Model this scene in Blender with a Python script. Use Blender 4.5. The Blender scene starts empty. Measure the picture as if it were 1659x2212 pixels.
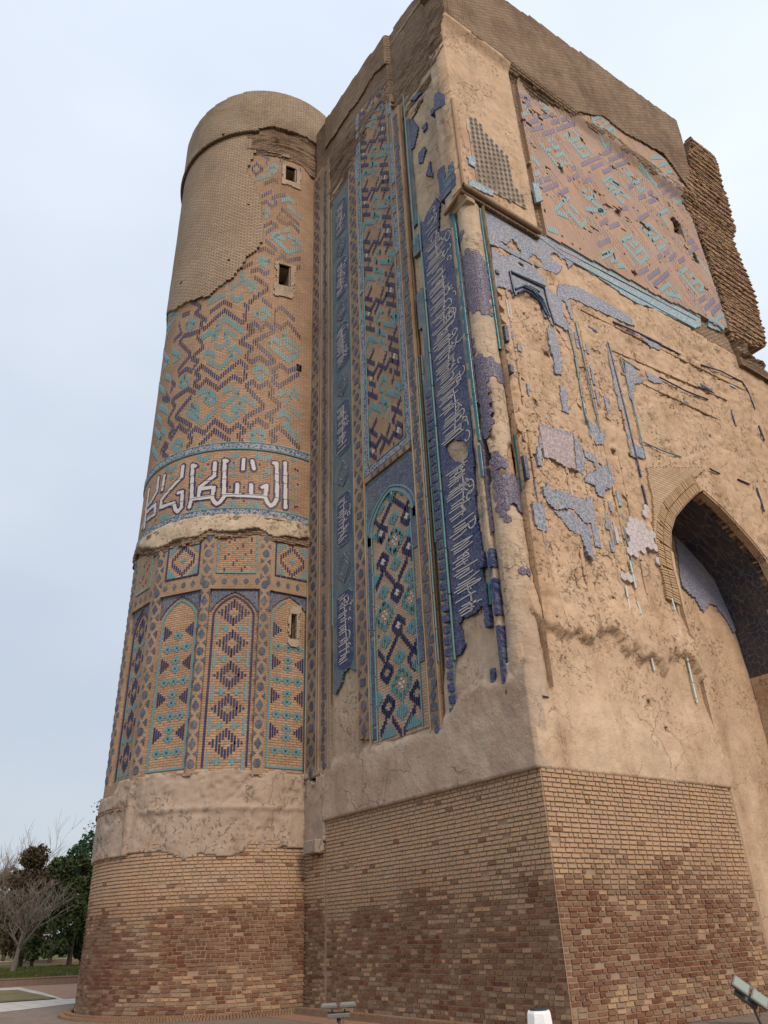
import bpy, math, random
import numpy as np
from mathutils import Vector, Matrix
S = bpy.context.scene
rad = math.radians
# ------------------------------------------------------------------ camera, sky, sun, exposure
cam = bpy.data.objects.new('camera', bpy.data.cameras.new('camera'))
S.collection.objects.link(cam); S.camera = cam
cam.data.sensor_fit = 'HORIZONTAL'; cam.data.sensor_width = 36.0; cam.data.lens = 36.0*1645/1659
cam.data.clip_start = 0.1; cam.data.clip_end = 2000
cam.matrix_world = Matrix(((0.56447876, 0.41663488, 0.71258621, 0), (0.82472026, -0.24843131, -0.50805351, 0),
                           (-0.03464409, 0.87446971, -0.48384142, 1.6), (0, 0, 0, 1)))
SUN_EL, SUN_AZ = 38.0, 96.0          # azimuth clockwise from +Y
w = bpy.data.worlds.new('World'); S.world = w; w.use_nodes = True
nt = w.node_tree; nt.nodes.clear()
def N(t, typ, **k):
    n = t.nodes.new(typ)
    for a, b in k.items():
        if a.startswith('i_'):
            key = a[2:]; key = int(key) if key.isdigit() else key.replace('_', ' ')
            n.inputs[key].default_value = b
        else: setattr(n, a, b)
    return n
out = N(nt, 'ShaderNodeOutputWorld'); bg = N(nt, 'ShaderNodeBackground')
sky = N(nt, 'ShaderNodeTexSky', sky_type='NISHITA', sun_disc=False, sun_elevation=rad(SUN_EL), sun_rotation=rad(SUN_AZ), air_density=1.4, dust_density=2.5)
tc = N(nt, 'ShaderNodeTexCoord'); mp = N(nt, 'ShaderNodeMapping'); mp.inputs['Scale'].default_value = (1, 1, 2.2)
nz = N(nt, 'ShaderNodeTexNoise', i_Scale=1.3, i_Detail=4.0, i_Roughness=0.5)
rp = N(nt, 'ShaderNodeValToRGB'); rp.color_ramp.elements[0].position = .3; rp.color_ramp.elements[1].position = .72
rp.color_ramp.elements[0].color = (4.0, 4.5, 5.3, 1); rp.color_ramp.elements[1].color = (5.45, 5.85, 6.45, 1)
# thin cloud sheet: brightens towards the sun side
dotn = N(nt, 'ShaderNodeVectorMath', operation='DOT_PRODUCT')
sd = Vector((math.sin(rad(SUN_AZ))*math.cos(rad(SUN_EL)), math.cos(rad(SUN_AZ))*math.cos(rad(SUN_EL)), math.sin(rad(SUN_EL))))
dotn.inputs[1].default_value = sd
mr = N(nt, 'ShaderNodeMapRange'); mr.inputs[1].default_value = -1; mr.inputs[2].default_value = 1; mr.inputs[3].default_value = .86; mr.inputs[4].default_value = 1.9
mul = N(nt, 'ShaderNodeMix', data_type='RGBA', blend_type='MULTIPLY'); mul.inputs[0].default_value = 1
mix = N(nt, 'ShaderNodeMix', data_type='RGBA'); mix.inputs[0].default_value = .86
L = nt.links.new
L(tc.outputs['Generated'], mp.inputs['Vector']); L(mp.outputs[0], nz.inputs['Vector']); L(nz.outputs['Fac'], rp.inputs[0])
L(tc.outputs['Generated'], dotn.inputs[0]); L(dotn.outputs['Value'], mr.inputs[0])
L(rp.outputs[0], mul.inputs[6]); L(mr.outputs[0], mul.inputs[7])
L(sky.outputs[0], mix.inputs[6]); L(mul.outputs[2], mix.inputs[7]); L(mix.outputs[2], bg.inputs[0]); bg.inputs[1].default_value = .1
L(bg.outputs[0], out.inputs[0])
sun = bpy.data.objects.new('sun', bpy.data.lights.new('sun', 'SUN')); S.collection.objects.link(sun)
sun.data.energy = 1.9; sun.data.angle = rad(18); sun.data.color = (1, .85, .70)
sun.rotation_euler = sd.to_track_quat('Z', 'Y').to_euler()
S.view_settings.view_transform = 'Standard'; S.view_settings.look = 'None'; S.view_settings.gamma = 1
S.view_settings.exposure = 0.40; S.view_settings.use_curve_mapping = False

# ------------------------------------------------------------------ numeric helpers
rng = np.random.default_rng(7)
def _h(ix, iy, s):
    n = (ix.astype(np.int64)*374761393 + iy.astype(np.int64)*668265263 + s*1442695041) & 0x7fffffff
    n = ((n ^ (n >> 13))*1274126177) & 0x7fffffff
    return ((n ^ (n >> 16)) & 0xffff)/65535.0
def vn(x, y, s=0):
    ix = np.floor(x); iy = np.floor(y); fx = x-ix; fy = y-iy
    fx = fx*fx*(3-2*fx); fy = fy*fy*(3-2*fy); ix = ix.astype(np.int64); iy = iy.astype(np.int64)
    a = _h(ix, iy, s); b = _h(ix+1, iy, s); c = _h(ix, iy+1, s); d = _h(ix+1, iy+1, s)
    return (a*(1-fx)+b*fx)*(1-fy) + (c*(1-fx)+d*fx)*fy
def fbm(x, y, sc, s=0, o=4):
    r = 0; a = .5; t = 0
    for k in range(o):
        r = r + a*vn(x/sc+17*k, y/sc+5*k, s+k); t += a; a *= .55; sc = sc/2.1
    return r/t
def sstep(a, b, x):
    t = np.clip((x-a)/(b-a), 0, 1); return t*t*(3-2*t)
CX, CY, RT = -23.19, 10.37, 3.84
def over(z): return .24*sstep(28.4, 29.0, z) + .25*sstep(29, 34, z)
def PT(u, z, d):          # round tower; u = arc metres
    p = u/RT; r = RT + d
    return np.stack([CX+r*np.sin(p), CY-r*np.cos(p), z+0*u], -1)
FST = rad(26.5)
def PF(u, z, d):          # tower faceted in the panel storey
    p = u/RT; k = (p-rad(34.5))/FST; dl = (k-np.round(k))*FST
    r = 3.76/np.cos(dl) + d
    return np.stack([CX+r*np.sin(p), CY-r*np.cos(p), z+0*u], -1)
def PY(u, z, d):          # portal front, faces -Y
    x = u + over(z)*sstep(-11.6, -10.45, u)
    return np.stack([x, 10.8-d+0*u, z+0*u], -1)
def PX(u, z, d):          # iwan side wall, faces +X
    return np.stack([-10.45+d+over(z)+0*u, u+0*z, z+0*u], -1)
def PN(u, z, d):          # back of the arched niche
    return np.stack([-12.35+d+0*u, u+0*z, z+0*u], -1)
def PB(u, z, d):          # iwan back wall, faces -Y, u = X
    return np.stack([u+0*z, 26.6-d+0*u, z+0*u], -1)
def PS(u, z, d):          # torn stub plane, faces -Y
    return np.stack([u+0*z, 24.0-d+0*u, z+0*u], -1)
KX, KY, KR = -10.82, 11.15, .34
def PK(u, z, d):          # engaged corner column, u arc metres from facing -Y
    p = u/KR; r = KR+d
    return np.stack([KX+r*np.sin(p), KY-r*np.cos(p), z+0*u], -1)
HOLES = {}
def ragged(U, Z, amp, s=3):
    if amp <= 0: return U, Z
    return U+(fbm(U, Z, .5, s, 3)-.5)*2*amp, Z+(fbm(U, Z, .5, s+9, 3)-.5)*2*amp
def inpoly(U, Z, poly, amp=.0, s=3):
    U, Z = ragged(U, Z, amp, s); r = np.zeros(U.shape, bool); n = len(poly)
    for i in range(n):
        x0, y0 = poly[i]; x1, y1 = poly[(i+1) % n]
        if y0 == y1: continue
        c = (y0 > Z) != (y1 > Z)
        r ^= c & (U < (x1-x0)*(Z-y0)/(y1-y0)+x0)
    return r
def inany(U, Z, polys, amp=0., s=3):
    r = np.zeros(U.shape, bool)
    for p in polys: r |= inpoly(U, Z, p, amp, s)
    return r
def segdist(U, Z, pl):
    m = np.full(U.shape, 1e9)
    for (x0, y0), (x1, y1) in zip(pl, pl[1:]):
        dx, dy = x1-x0, y1-y0; q = dx*dx+dy*dy+1e-9
        t = np.clip(((U-x0)*dx+(Z-y0)*dy)/q, 0, 1)
        m = np.minimum(m, np.hypot(U-x0-t*dx, Z-y0-t*dy))
    return m

# ------------------------------------------------------------------ object helpers
def link(o, parent=None):
    S.collection.objects.link(o)
    if parent is not None: o.parent = parent
    return o
def empty(name, label, cat, loc=(0, 0, 0), group=None):
    o = bpy.data.objects.new(name, None); link(o); o.location = loc; o.empty_display_size = .3
    o['label'] = label; o['category'] = cat
    if group: o['group'] = group
    return o
def tag(o, label=None, cat=None, kind=None, group=None):
    if label: o['label'] = label
    if cat: o['category'] = cat
    if kind: o['kind'] = kind
    if group: o['group'] = group
    return o
def mesh_np(name, V, Q, mats, uv=None, mi=None, smooth=False):
    me = bpy.data.meshes.new(name); V = np.asarray(V, np.float32); Q = np.asarray(Q, np.int32)
    k = Q.shape[1]; n = len(Q)
    me.vertices.add(len(V)); me.vertices.foreach_set('co', V.ravel())
    me.loops.add(n*k); me.loops.foreach_set('vertex_index', Q.ravel())
    me.polygons.add(n); me.polygons.foreach_set('loop_start', np.arange(n, dtype=np.int32)*k)
    me.polygons.foreach_set('loop_total', np.full(n, k, np.int32))
    if mi is not None: me.polygons.foreach_set('material_index', np.asarray(mi, np.int32))
    me.update(calc_edges=True)
    if uv is not None:
        l = me.uv_layers.new(name='UVMap'); l.data.foreach_set('uv', np.asarray(uv, np.float32)[Q.ravel()].ravel())
    for m in (mats if isinstance(mats, (list, tuple)) else [mats]): me.materials.append(m)
    me.polygons.foreach_set('use_smooth', np.full(n, smooth)); me.validate()
    return me
def mobj(name, me, parent=None, off=None):
    o = bpy.data.objects.new(name, me); link(o, parent)
    if parent is not None:
        o.matrix_parent_inverse = Matrix.Translation(-Vector(parent.location))
    return o
def components(M):
    runs = []; par = []
    def find(a):
        while par[a] != a: par[a] = par[par[a]]; a = par[a]
        return a
    prev = []
    for i in range(M.shape[0]):
        d = np.diff(np.r_[0, M[i].astype(np.int8), 0]); st = np.nonzero(d == 1)[0]; en = np.nonzero(d == -1)[0]; cur = []
        for a, b in zip(st, en):
            k = len(runs); runs.append((i, a, b)); par.append(k); cur.append((a, b, k))
            for (pa, pb, pk) in prev:
                if pa < b and a < pb:
                    ra, rb = find(pk), find(k)
                    if ra != rb: par[rb] = ra
        prev = cur
    g_ = {}
    for k, r_ in enumerate(runs): g_.setdefault(find(k), []).append(r_)
    out_ = []
    for rs in g_.values():
        m = np.zeros_like(M); n = 0
        for i, a, b in rs: m[i, a:b] = True; n += b-a
        out_.append((n, m))
    out_.sort(key=lambda t: -t[0]); return out_
def sheet(parent, name, P, ur, zr, res, mat, depth=0., mask=None, back=None, jit=.0, smooth=False, holes=True, matfn=None, minc=7, split=True, snap=None):
    nu = max(1, int(round((ur[1]-ur[0])/res))); nv = max(1, int(round((zr[1]-zr[0])/res)))
    u = np.linspace(ur[0], ur[1], nu+1); z = np.linspace(zr[0], zr[1], nv+1)
    U, Z = np.meshgrid(u, z, indexing='ij')
    uc = (u[1:]+u[:-1])/2; zc = (z[1:]+z[:-1])/2; UC, ZC = np.meshgrid(uc, zc, indexing='ij')
    M = np.ones(UC.shape, bool) if mask is None else mask(UC, ZC)
    if holes:
        for h in HOLES.get(P.__name__, []): M &= ~h(UC, ZC)
    if not M.any(): return None
    comps = [m for n_, m in components(M) if n_ >= minc][:60] if split else [M]
    if not comps: return None
    UU, ZZ = U.copy(), Z.copy()
    if jit:
        UU[1:-1, 1:-1] += ((vn(U*31+.5, Z*29, 5)-.5)*2*jit*res)[1:-1, 1:-1]; ZZ[1:-1, 1:-1] += ((vn(U*37, Z*41+.3, 6)-.5)*2*jit*res)[1:-1, 1:-1]
    if snap is not None:
        pl = np.array(snap, float); bd = np.full(UU.shape, 1e9); bu, bz = UU.copy(), ZZ.copy()
        for (x0, y0), (x1, y1) in zip(pl, pl[1:]):
            dx, dy = x1-x0, y1-y0; t = np.clip(((UU-x0)*dx+(ZZ-y0)*dy)/(dx*dx+dy*dy+1e-9), 0, 1); qx, qy = x0+t*dx, y0+t*dy
            d_ = np.hypot(UU-qx, ZZ-qy); m = d_ < bd; bd[m] = d_[m]; bu[m] = qx[m]; bz[m] = qy[m]
        m = bd < .62*res; UU[m] = bu[m]; ZZ[m] = bz[m]
    Dp = (depth(UU, ZZ) if callable(depth) else np.full(U.shape, float(depth)))
    V = P(UU, ZZ, Dp).reshape(-1, 3); uv = np.stack([UU, ZZ], -1).reshape(-1, 2)
    idx = lambda i, j: i*(nv+1)+j
    V0, uv0 = V, uv; Vb = None if back is None else P(UU, ZZ, np.full(U.shape, float(back))).reshape(-1, 3); first = None
    if back is not None:
        nb = len(V0); V0 = np.vstack([V0, Vb]); uv0 = np.vstack([uv0, uv0+[.03, .03]])
    for M in comps:
        I, J = np.nonzero(M)
        Q = [np.stack([idx(I, J), idx(I+1, J), idx(I+1, J+1), idx(I, J+1)], -1)]
        if back is not None:
            Mp = np.pad(M, 1)
            for di, dj, a, b in ((-1, 0, (0, 1), (0, 0)), (1, 0, (1, 0), (1, 1)), (0, -1, (0, 0), (1, 0)), (0, 1, (1, 1), (0, 1))):
                e = M & ~Mp[1+di:1+di+M.shape[0], 1+dj:1+dj+M.shape[1]]; i, j = np.nonzero(e)
                A = idx(i+a[0], j+a[1]); B = idx(i+b[0], j+b[1])
                Q.append(np.stack([B, A, A+nb, B+nb], -1))
        Q = np.vstack(Q)
        used = np.unique(Q); rem = np.full(len(V0), -1); rem[used] = np.arange(len(used))
        o = mobj(name, mesh_np(name, V0[used], rem[Q], mat, uv0[used], None, smooth), parent); first = first or o
    return first
CAMP = np.array([0, 0, 1.6])
BOXF = np.array([[0, 1, 2, 3], [0, 4, 5, 1], [1, 5, 6, 2], [2, 6, 7, 3], [3, 7, 4, 0]])
def box_arrays(P, pc, bev=.0):
    # pc rows: u, z, w, h, d0, d1, rot ; front face first
    pc = np.asarray(pc, float); u, z, w, h, d0, d1, rt = pc.T
    c, s = np.cos(rt), np.sin(rt); out = []
    for (sx, sz, front) in ((-1, -1, 1), (1, -1, 1), (1, 1, 1), (-1, 1, 1), (-1, -1, 0), (1, -1, 0), (1, 1, 0), (-1, 1, 0)):
        b = bev if front else 0
        x = sx*(w/2-b); y = sz*(h/2-b)
        out.append(P(u+x*c-y*s, z+x*s+y*c, d1 if front else d0))
    V = np.stack(out, 1); return V            # n,8,3
def pieces(parent, name, P, pc, mats, mi, top=300, bev=.003, single=True, key=None):
    """the `top` largest-looking as objects of their own, the rest joined"""
    pc = np.asarray(pc, float); mi = np.asarray(mi, int); n = len(pc)
    if n == 0: return
    V = box_arrays(P, pc, bev); ctr = V[:, :4].mean(1)
    size = np.sqrt(pc[:, 2]*pc[:, 3])/np.linalg.norm(ctr-CAMP, axis=1)
    order = np.argsort(-size, kind='stable'); ind = order[:top] if single else order[:0]; rest = order[len(ind):]
    cache = {}
    for i in ind:
        v = V[i]; ex = v[1]-v[0]; ez = v[3]-v[0]; ex = ex/np.linalg.norm(ex); ny = np.cross(ez, ex); ny /= np.linalg.norm(ny); ez = np.cross(ex, ny)
        Rm = np.stack([ex, ny, ez], 1); loc = (v-ctr[i])@Rm
        k = (mi[i],)+tuple(np.round(pc[i, 2:6]*100).astype(int))
        if k not in cache:
            uvb = np.round(loc[:, [0, 2]], 3)
            cache[k] = mesh_np(name, loc, BOXF, mats[mi[i]], uvb)
        o = bpy.data.objects.new(name, cache[k]); link(o, parent)
        o.matrix_world = Matrix.Translation(Vector(ctr[i])) @ Matrix(Rm.tolist()).to_4x4()
        o.matrix_parent_inverse = Matrix.Translation(-Vector(parent.location))
    if len(rest):
        Vr = V[rest].reshape(-1, 3); Q = (BOXF[None]+8*np.arange(len(rest))[:, None, None]).reshape(-1, 4)
        uv = np.repeat(pc[rest][:, :2], 8, 0)
        me = mesh_np(name, Vr, Q, mats, uv, np.repeat(mi[rest], 5))
        o = mobj(name, me, parent); o['kind'] = 'stuff'
def ribbons(parent, name, P, polys, width, d0, d1, mat, kind='stuff', taper=False):
    V = []; Q = []; n = 0; UV = []
    for pl in polys:
        p = np.array(pl, float)
        if len(p) < 2: continue
        t = np.gradient(p, axis=0); t /= (np.linalg.norm(t, axis=1)[:, None]+1e-9); nn = np.stack([-t[:, 1], t[:, 0]], 1)
        ww = width*(np.sin(np.linspace(.15, 3.0, len(p)))*.7+.3 if taper else np.ones(len(p)))[:, None]/2
        a = p+nn*ww; b = p-nn*ww
        for q, dd in ((a, d1), (b, d1), (b, d0), (a, d0)):
            V.append(P(q[:, 0], q[:, 1], np.full(len(q), dd))); UV.append(q)
        m = len(p); i = np.arange(m-1)
        for r0, r1 in ((0, 1), (1, 2), (3, 0)):
            Q.append(np.stack([n+r0*m+i, n+r1*m+i, n+r1*m+i+1, n+r0*m+i+1], -1))
        n += 4*m
    if not Q: return
    o = mobj(name, mesh_np(name, np.vstack(V), np.vstack(Q), mat, np.vstack(UV)), parent)
    if kind: o['kind'] = kind
    return o
def tube3(pts, r, k=6):
    pts = np.asarray(pts, float); r = np.broadcast_to(r, (len(pts),)); t = np.gradient(pts, axis=0); t /= np.linalg.norm(t, axis=1)[:, None]+1e-12
    ref = np.array([0, 0, 1.]) if abs(t[0][2]) < .9 else np.array([1., 0, 0])
    a = np.cross(t, ref); a /= np.linalg.norm(a, axis=1)[:, None]+1e-12; b = np.cross(t, a)
    th = np.linspace(0, 2*np.pi, k, endpoint=False)
    V = pts[:, None]+r[:, None, None]*(a[:, None]*np.cos(th)[None, :, None]+b[:, None]*np.sin(th)[None, :, None])
    n = len(pts); i = np.arange(n-1)[:, None]; j = np.arange(k)[None]; j2 = (j+1) % k
    Q = np.stack([i*k+j, i*k+j2, (i+1)*k+j2, (i+1)*k+j], -1).reshape(-1, 4)
    return V.reshape(-1, 3), Q
def tubes(parent, name, lst, mat, k=6, smooth=True, kind=None):
    V = []; Q = []; n = 0
    for pts, r in lst:
        v, q = tube3(pts, r, k); V.append(v); Q.append(q+n); n += len(v)
    V = np.vstack(V); o = mobj(name, mesh_np(name, V, np.vstack(Q), mat, V[:, :2], smooth=smooth), parent)
    if kind: o['kind'] = kind
    return o
def trim(parent, name, P, polys, r, d, mat, seg=.0, gap=.03, kind=None):
    lst = []
    for pl in polys:
        p = np.array(pl, float); L_ = np.r_[0, np.cumsum(np.linalg.norm(np.diff(p, axis=0), axis=1))]
        s = 0
        step = seg if seg else L_[-1]
        while s < L_[-1]-.01:
            e = min(s+step, L_[-1]); q = np.linspace(s, max(s+.01, e-(gap if seg else 0)), 5)
            uu = np.interp(q, L_, p[:, 0]); zz = np.interp(q, L_, p[:, 1])
            lst.append((P(uu, zz, np.full(5, d)+(random.random()-.5)*.01), r)) if len(p) < 8 or seg else lst.append((P(p[:, 0], p[:, 1], np.full(len(p), d)), r)); s = e
            if seg: step = seg*random.uniform(.6, 1.5)
    for q_ in lst: o = tubes(parent, name, [q_], mat, 6, True, kind)
    return o
def boxes_obj(parent, name, bx, mat, bevel=0):
    V = []; Q = []; n = 0
    for (x0, x1, y0, y1, z0, z1) in bx:
        V += [(x, y, z) for z in (z0, z1) for x, y in ((x0, y0), (x1, y0), (x1, y1), (x0, y1))]
        Q += [[n+a for a in f] for f in ((0, 3, 2, 1), (4, 5, 6, 7), (0, 1, 5, 4), (1, 2, 6, 5), (2, 3, 7, 6), (3, 0, 4, 7))]; n += 8
    V = np.array(V, float); o = mobj(name, mesh_np(name, V, Q, mat, V[:, :2]+V[:, 2:3]), parent)
    if bevel:
        m = o.modifiers.new('bevel', 'BEVEL'); m.width = bevel; m.segments = 2
    return o
def recess(parent, name, P, u0, u1, z0, z1, d0, d1, mat, matb=None):
    n = 5; uu = np.linspace(u0, u1, n)
    V = np.vstack([P(uu, np.full(n, z0), np.full(n, d0)), P(uu, np.full(n, z1), np.full(n, d0)), P(uu, np.full(n, z0), np.full(n, d1)), P(uu, np.full(n, z1), np.full(n, d1))])
    Q = []; 
    for i in range(n-1):
        Q += [[i, i+1, 2*n+i+1, 2*n+i], [n+i, n+i+1, 3*n+i+1, 3*n+i], [2*n+i, 2*n+i+1, 3*n+i+1, 3*n+i]]
    Q += [[0, n, 3*n, 2*n], [n-1, 2*n-1, 4*n-1, 3*n-1]]
    mi = [0, 0, 1]*(n-1)+[0, 0]
    return mobj(name, mesh_np(name, V, Q, [mat, matb or mat], V[:, [0, 2]], mi), parent)
# glazed brick strokes: one soldier brick per column along the stroke
def dash(strokes, pitch=.075, w=.05, h=.2, thick=1, snap=.0):
    pc = {}
    for pl in strokes:
        for (x0, y0), (x1, y1) in zip(pl, pl[1:]):
            du, dz = x1-x0, y1-y0
            if abs(du) < .6*pitch or abs(dz) > 4.0*abs(du):
                k = round((x0+x1)/2/pitch); y = min(y0, y1)
                while y <= max(y0, y1):
                    pc[(k, round(y/(h*1.02)))] = (k*pitch, round(y/(h*1.02))*h*1.02); y += h*.98
                continue
            k0, k1 = sorted((x0/pitch, x1/pitch))
            for k in range(math.ceil(k0-.25), math.floor(k1+.25)+1):
                t = min(1, max(0, (k*pitch-x0)/du)); zc = y0+t*dz
                kk = (k, round(zc/(h*.75)))
                if kk not in pc: pc[kk] = (k*pitch, zc)
    return [(u, z, w, h, -.01, .012, 0) for u, z in pc.values()]
def keep(pc, fn):
    if not pc: return pc
    a = np.array(pc); return [p for p, m in zip(pc, fn(a[:, 0], a[:, 1])) if m]

# ------------------------------------------------------------------ materials
def lin(c):
    return tuple((x/255/12.92 if x <= 10 else ((x/255+.055)/1.055)**2.4) for x in c)+(1,)
class MB:
    def __init__(s, name, rough=.9, spec=.2):
        s.m = bpy.data.materials.new(name); s.m.use_nodes = True; s.t = s.m.node_tree
        s.b = s.t.nodes['Principled BSDF']; s.b.inputs['Roughness'].default_value = rough; s.b.inputs['Specular IOR Level'].default_value = spec
        s.geo = N(s.t, 'ShaderNodeNewGeometry'); s.uvn = N(s.t, 'ShaderNodeUVMap', uv_map='UVMap')
        s.pos = s.geo.outputs['Position']; s.uv = s.uvn.outputs[0]; s.h = None
    def ln(s, a, b): s.t.links.new(a, b)
    def noise(s, scale, detail=4, rough=.55, vec=None, sc=None, dist=0):
        v = vec or s.pos
        if sc:
            m = N(s.t, 'ShaderNodeMapping'); m.inputs['Scale'].default_value = sc; s.ln(v, m.inputs['Vector']); v = m.outputs[0]
        n = N(s.t, 'ShaderNodeTexNoise', i_Scale=scale, i_Detail=detail, i_Roughness=rough, i_Distortion=dist); s.ln(v, n.inputs['Vector']); return n.outputs['Fac']
    def vor(s, scale, feature='DISTANCE_TO_EDGE', vec=None, out=0, rnd=1.):
        n = N(s.t, 'ShaderNodeTexVoronoi', feature=feature, i_Scale=scale, i_Randomness=rnd); s.ln(vec or s.pos, n.inputs['Vector']); return n.outputs[out]
    def ramp(s, fac, stops):
        n = N(s.t, 'ShaderNodeValToRGB'); e = n.color_ramp.elements
        e[0].position, e[0].color = stops[0][0], c4(stops[0][1]); e[1].position, e[1].color = stops[-1][0], c4(stops[-1][1])
        for p, c in stops[1:-1]:
            x = e.new(p); x.color = c4(c)
        s.ln(fac, n.inputs[0]); return n.outputs[0]
    def mix(s, fac, a, b, mode='MIX'):
        n = N(s.t, 'ShaderNodeMix', data_type='RGBA', blend_type=mode)
        for i, v in ((0, fac), (6, a), (7, b)):
            if isinstance(v, (int, float)): n.inputs[i].default_value = v
            elif isinstance(v, tuple): n.inputs[i].default_value = v
            else: s.ln(v, n.inputs[i])
        return n.outputs[2]
    def math(s, op, a, b=0.):
        n = N(s.t, 'ShaderNodeMath', operation=op)
        for i, v in ((0, a), (1, b)):
            if isinstance(v, (int, float)): n.inputs[i].default_value = v
            else: s.ln(v, n.inputs[i])
        return n.outputs[0]
    def bump(s, h, strength=.5, dist=.02):
        n = N(s.t, 'ShaderNodeBump'); n.inputs['Strength'].default_value = strength; n.inputs['Distance'].default_value = dist
        s.ln(h, n.inputs['Height'])
        if s.h is not None: s.ln(s.h, n.inputs['Normal'])
        s.h = n.outputs[0]; s.ln(s.h, s.b.inputs['Normal'])
    def col(s, c):
        if isinstance(c, tuple): s.b.inputs['Base Color'].default_value = c
        else: s.ln(c, s.b.inputs['Base Color'])
        return s.m
def c4(c): return (c, c, c, 1) if isinstance(c, (int, float)) else c
def g(v): return (v, v, v, 1)
def plaster(name, a, b, c, crack=0., pit=0., bscale=1., low=None):
    m = MB(name)
    n1 = m.noise(.55, 5, .6); n2 = m.noise(5, 5, .65); 
    col = m.ramp(n1, [(.3, a), (.5, b), (.72, c)])
    col = m.mix(m.math('MULTIPLY', n2, .9), col, m.mix(1., col, g(.62), 'MULTIPLY'))
    st = m.noise(1.2, 4, .6, sc=(1, 1, .25)); col = m.mix(m.ramp(st, [(.55, 0), (.8, .45)]), col, m.mix(1., col, (.62, .55, .5, 1), 'MULTIPLY'))
    lowf = None
    if low:       # smooth repair render trowelled over the foot of the wall, its upper edge irregular
        sx_ = N(m.t, 'ShaderNodeSeparateXYZ'); m.ln(m.pos, sx_.inputs[0])
        zz_ = m.math('ADD', sx_.outputs[2], m.math('MULTIPLY', m.math('SUBTRACT', m.noise(.8, 5, .6), .5), 5.0))
        mr_ = N(m.t, 'ShaderNodeMapRange'); mr_.inputs[1].default_value = low[1]; mr_.inputs[2].default_value = low[2]; m.ln(zz_, mr_.inputs[0]); lowf = mr_.outputs[0]
        col = m.mix(lowf, col, m.mix(m.ramp(m.noise(.9, 5, .6), [(.35, 0), (.65, 1)]), low[0], m.mix(1., low[0], (.78, .72, .68, 1), 'MULTIPLY')))
    m.bump(m.noise(2.5, 6, .6), .8, .08*bscale); m.bump(m.noise(16, 4, .6), .6, .02*bscale)
    dr = m.ramp(m.noise(1.6, 5, .65, sc=(1, 1, .12)), [(.52, 0), (.70, .55)]); col = m.mix(dr, col, m.mix(1., col, (.66, .58, .52, 1), 'MULTIPLY'))
    pt = m.ramp(m.noise(1.1, 7, .7, dist=.8), [(.50, 0), (.56, .32)]); col = m.mix(pt, col, m.mix(1., col, (1.22, 1.22, 1.25, 1), 'MULTIPLY'))
    nn0 = N(m.t, 'ShaderNodeTexNoise', i_Scale=1.4, i_Detail=5.0); m.ln(m.pos, nn0.inputs['Vector']); s0 = N(m.t, 'ShaderNodeVectorMath', operation='SCALE'); s0.inputs['Scale'].default_value = 1.1; m.ln(nn0.outputs['Color'], s0.inputs[0])
    a0 = N(m.t, 'ShaderNodeVectorMath', operation='ADD'); m.ln(m.pos, a0.inputs[0]); m.ln(s0.outputs[0], a0.inputs[1])
    hc = m.math('MULTIPLY', m.ramp(m.vor(.8, vec=a0.outputs[0]), [(.0, 1), (.012, 0)]), m.ramp(m.noise(.6, 3), [(.48, 0), (.6, .8)])); col = m.mix(hc, col, m.mix(1., col, g(.35), 'MULTIPLY')); m.bump(m.math('SUBTRACT', 1., hc), .6, .03)
    if crack:
        w_ = N(m.t, 'ShaderNodeVectorMath', operation='ADD'); m.ln(m.pos, w_.inputs[0])
        nn = N(m.t, 'ShaderNodeTexNoise', i_Scale=3.0, i_Detail=3.0); m.ln(m.pos, nn.inputs['Vector']); sc = N(m.t, 'ShaderNodeVectorMath', operation='SCALE'); sc.inputs['Scale'].default_value = .35
        m.ln(nn.outputs['Color'], sc.inputs[0]); m.ln(sc.outputs[0], w_.inputs[1])
        e = m.vor(3.1, vec=w_.outputs[0]); k = m.ramp(e, [(.0, 0), (.022, 1)]); gate = m.ramp(m.noise(.9, 5), [(.46, 1), (.66, .15)])
        kk = m.math('MAXIMUM', k, gate); m.bump(kk, crack, .05)
        col = m.mix(kk, m.mix(1., col, g(.72), 'MULTIPLY'), col)
    if pit:
        p = m.ramp(m.noise(9, 5, .7, dist=.6), [(.56, 0), (.66, 1)]); gt = m.ramp(m.noise(.8, 4), [(.45, 0), (.6, 1)])
        pp = m.math('MULTIPLY', p, gt)
        if lowf is not None: pp = m.math('MULTIPLY', pp, m.math('SUBTRACT', 1., lowf))
        col = m.mix(m.math('MULTIPLY', pp, pit), col, m.mix(1., col, (.42, .36, .32, 1), 'MULTIPLY')); m.bump(m.math('SUBTRACT', 1., pp), .8, .05)
    return m.col(col)
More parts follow.
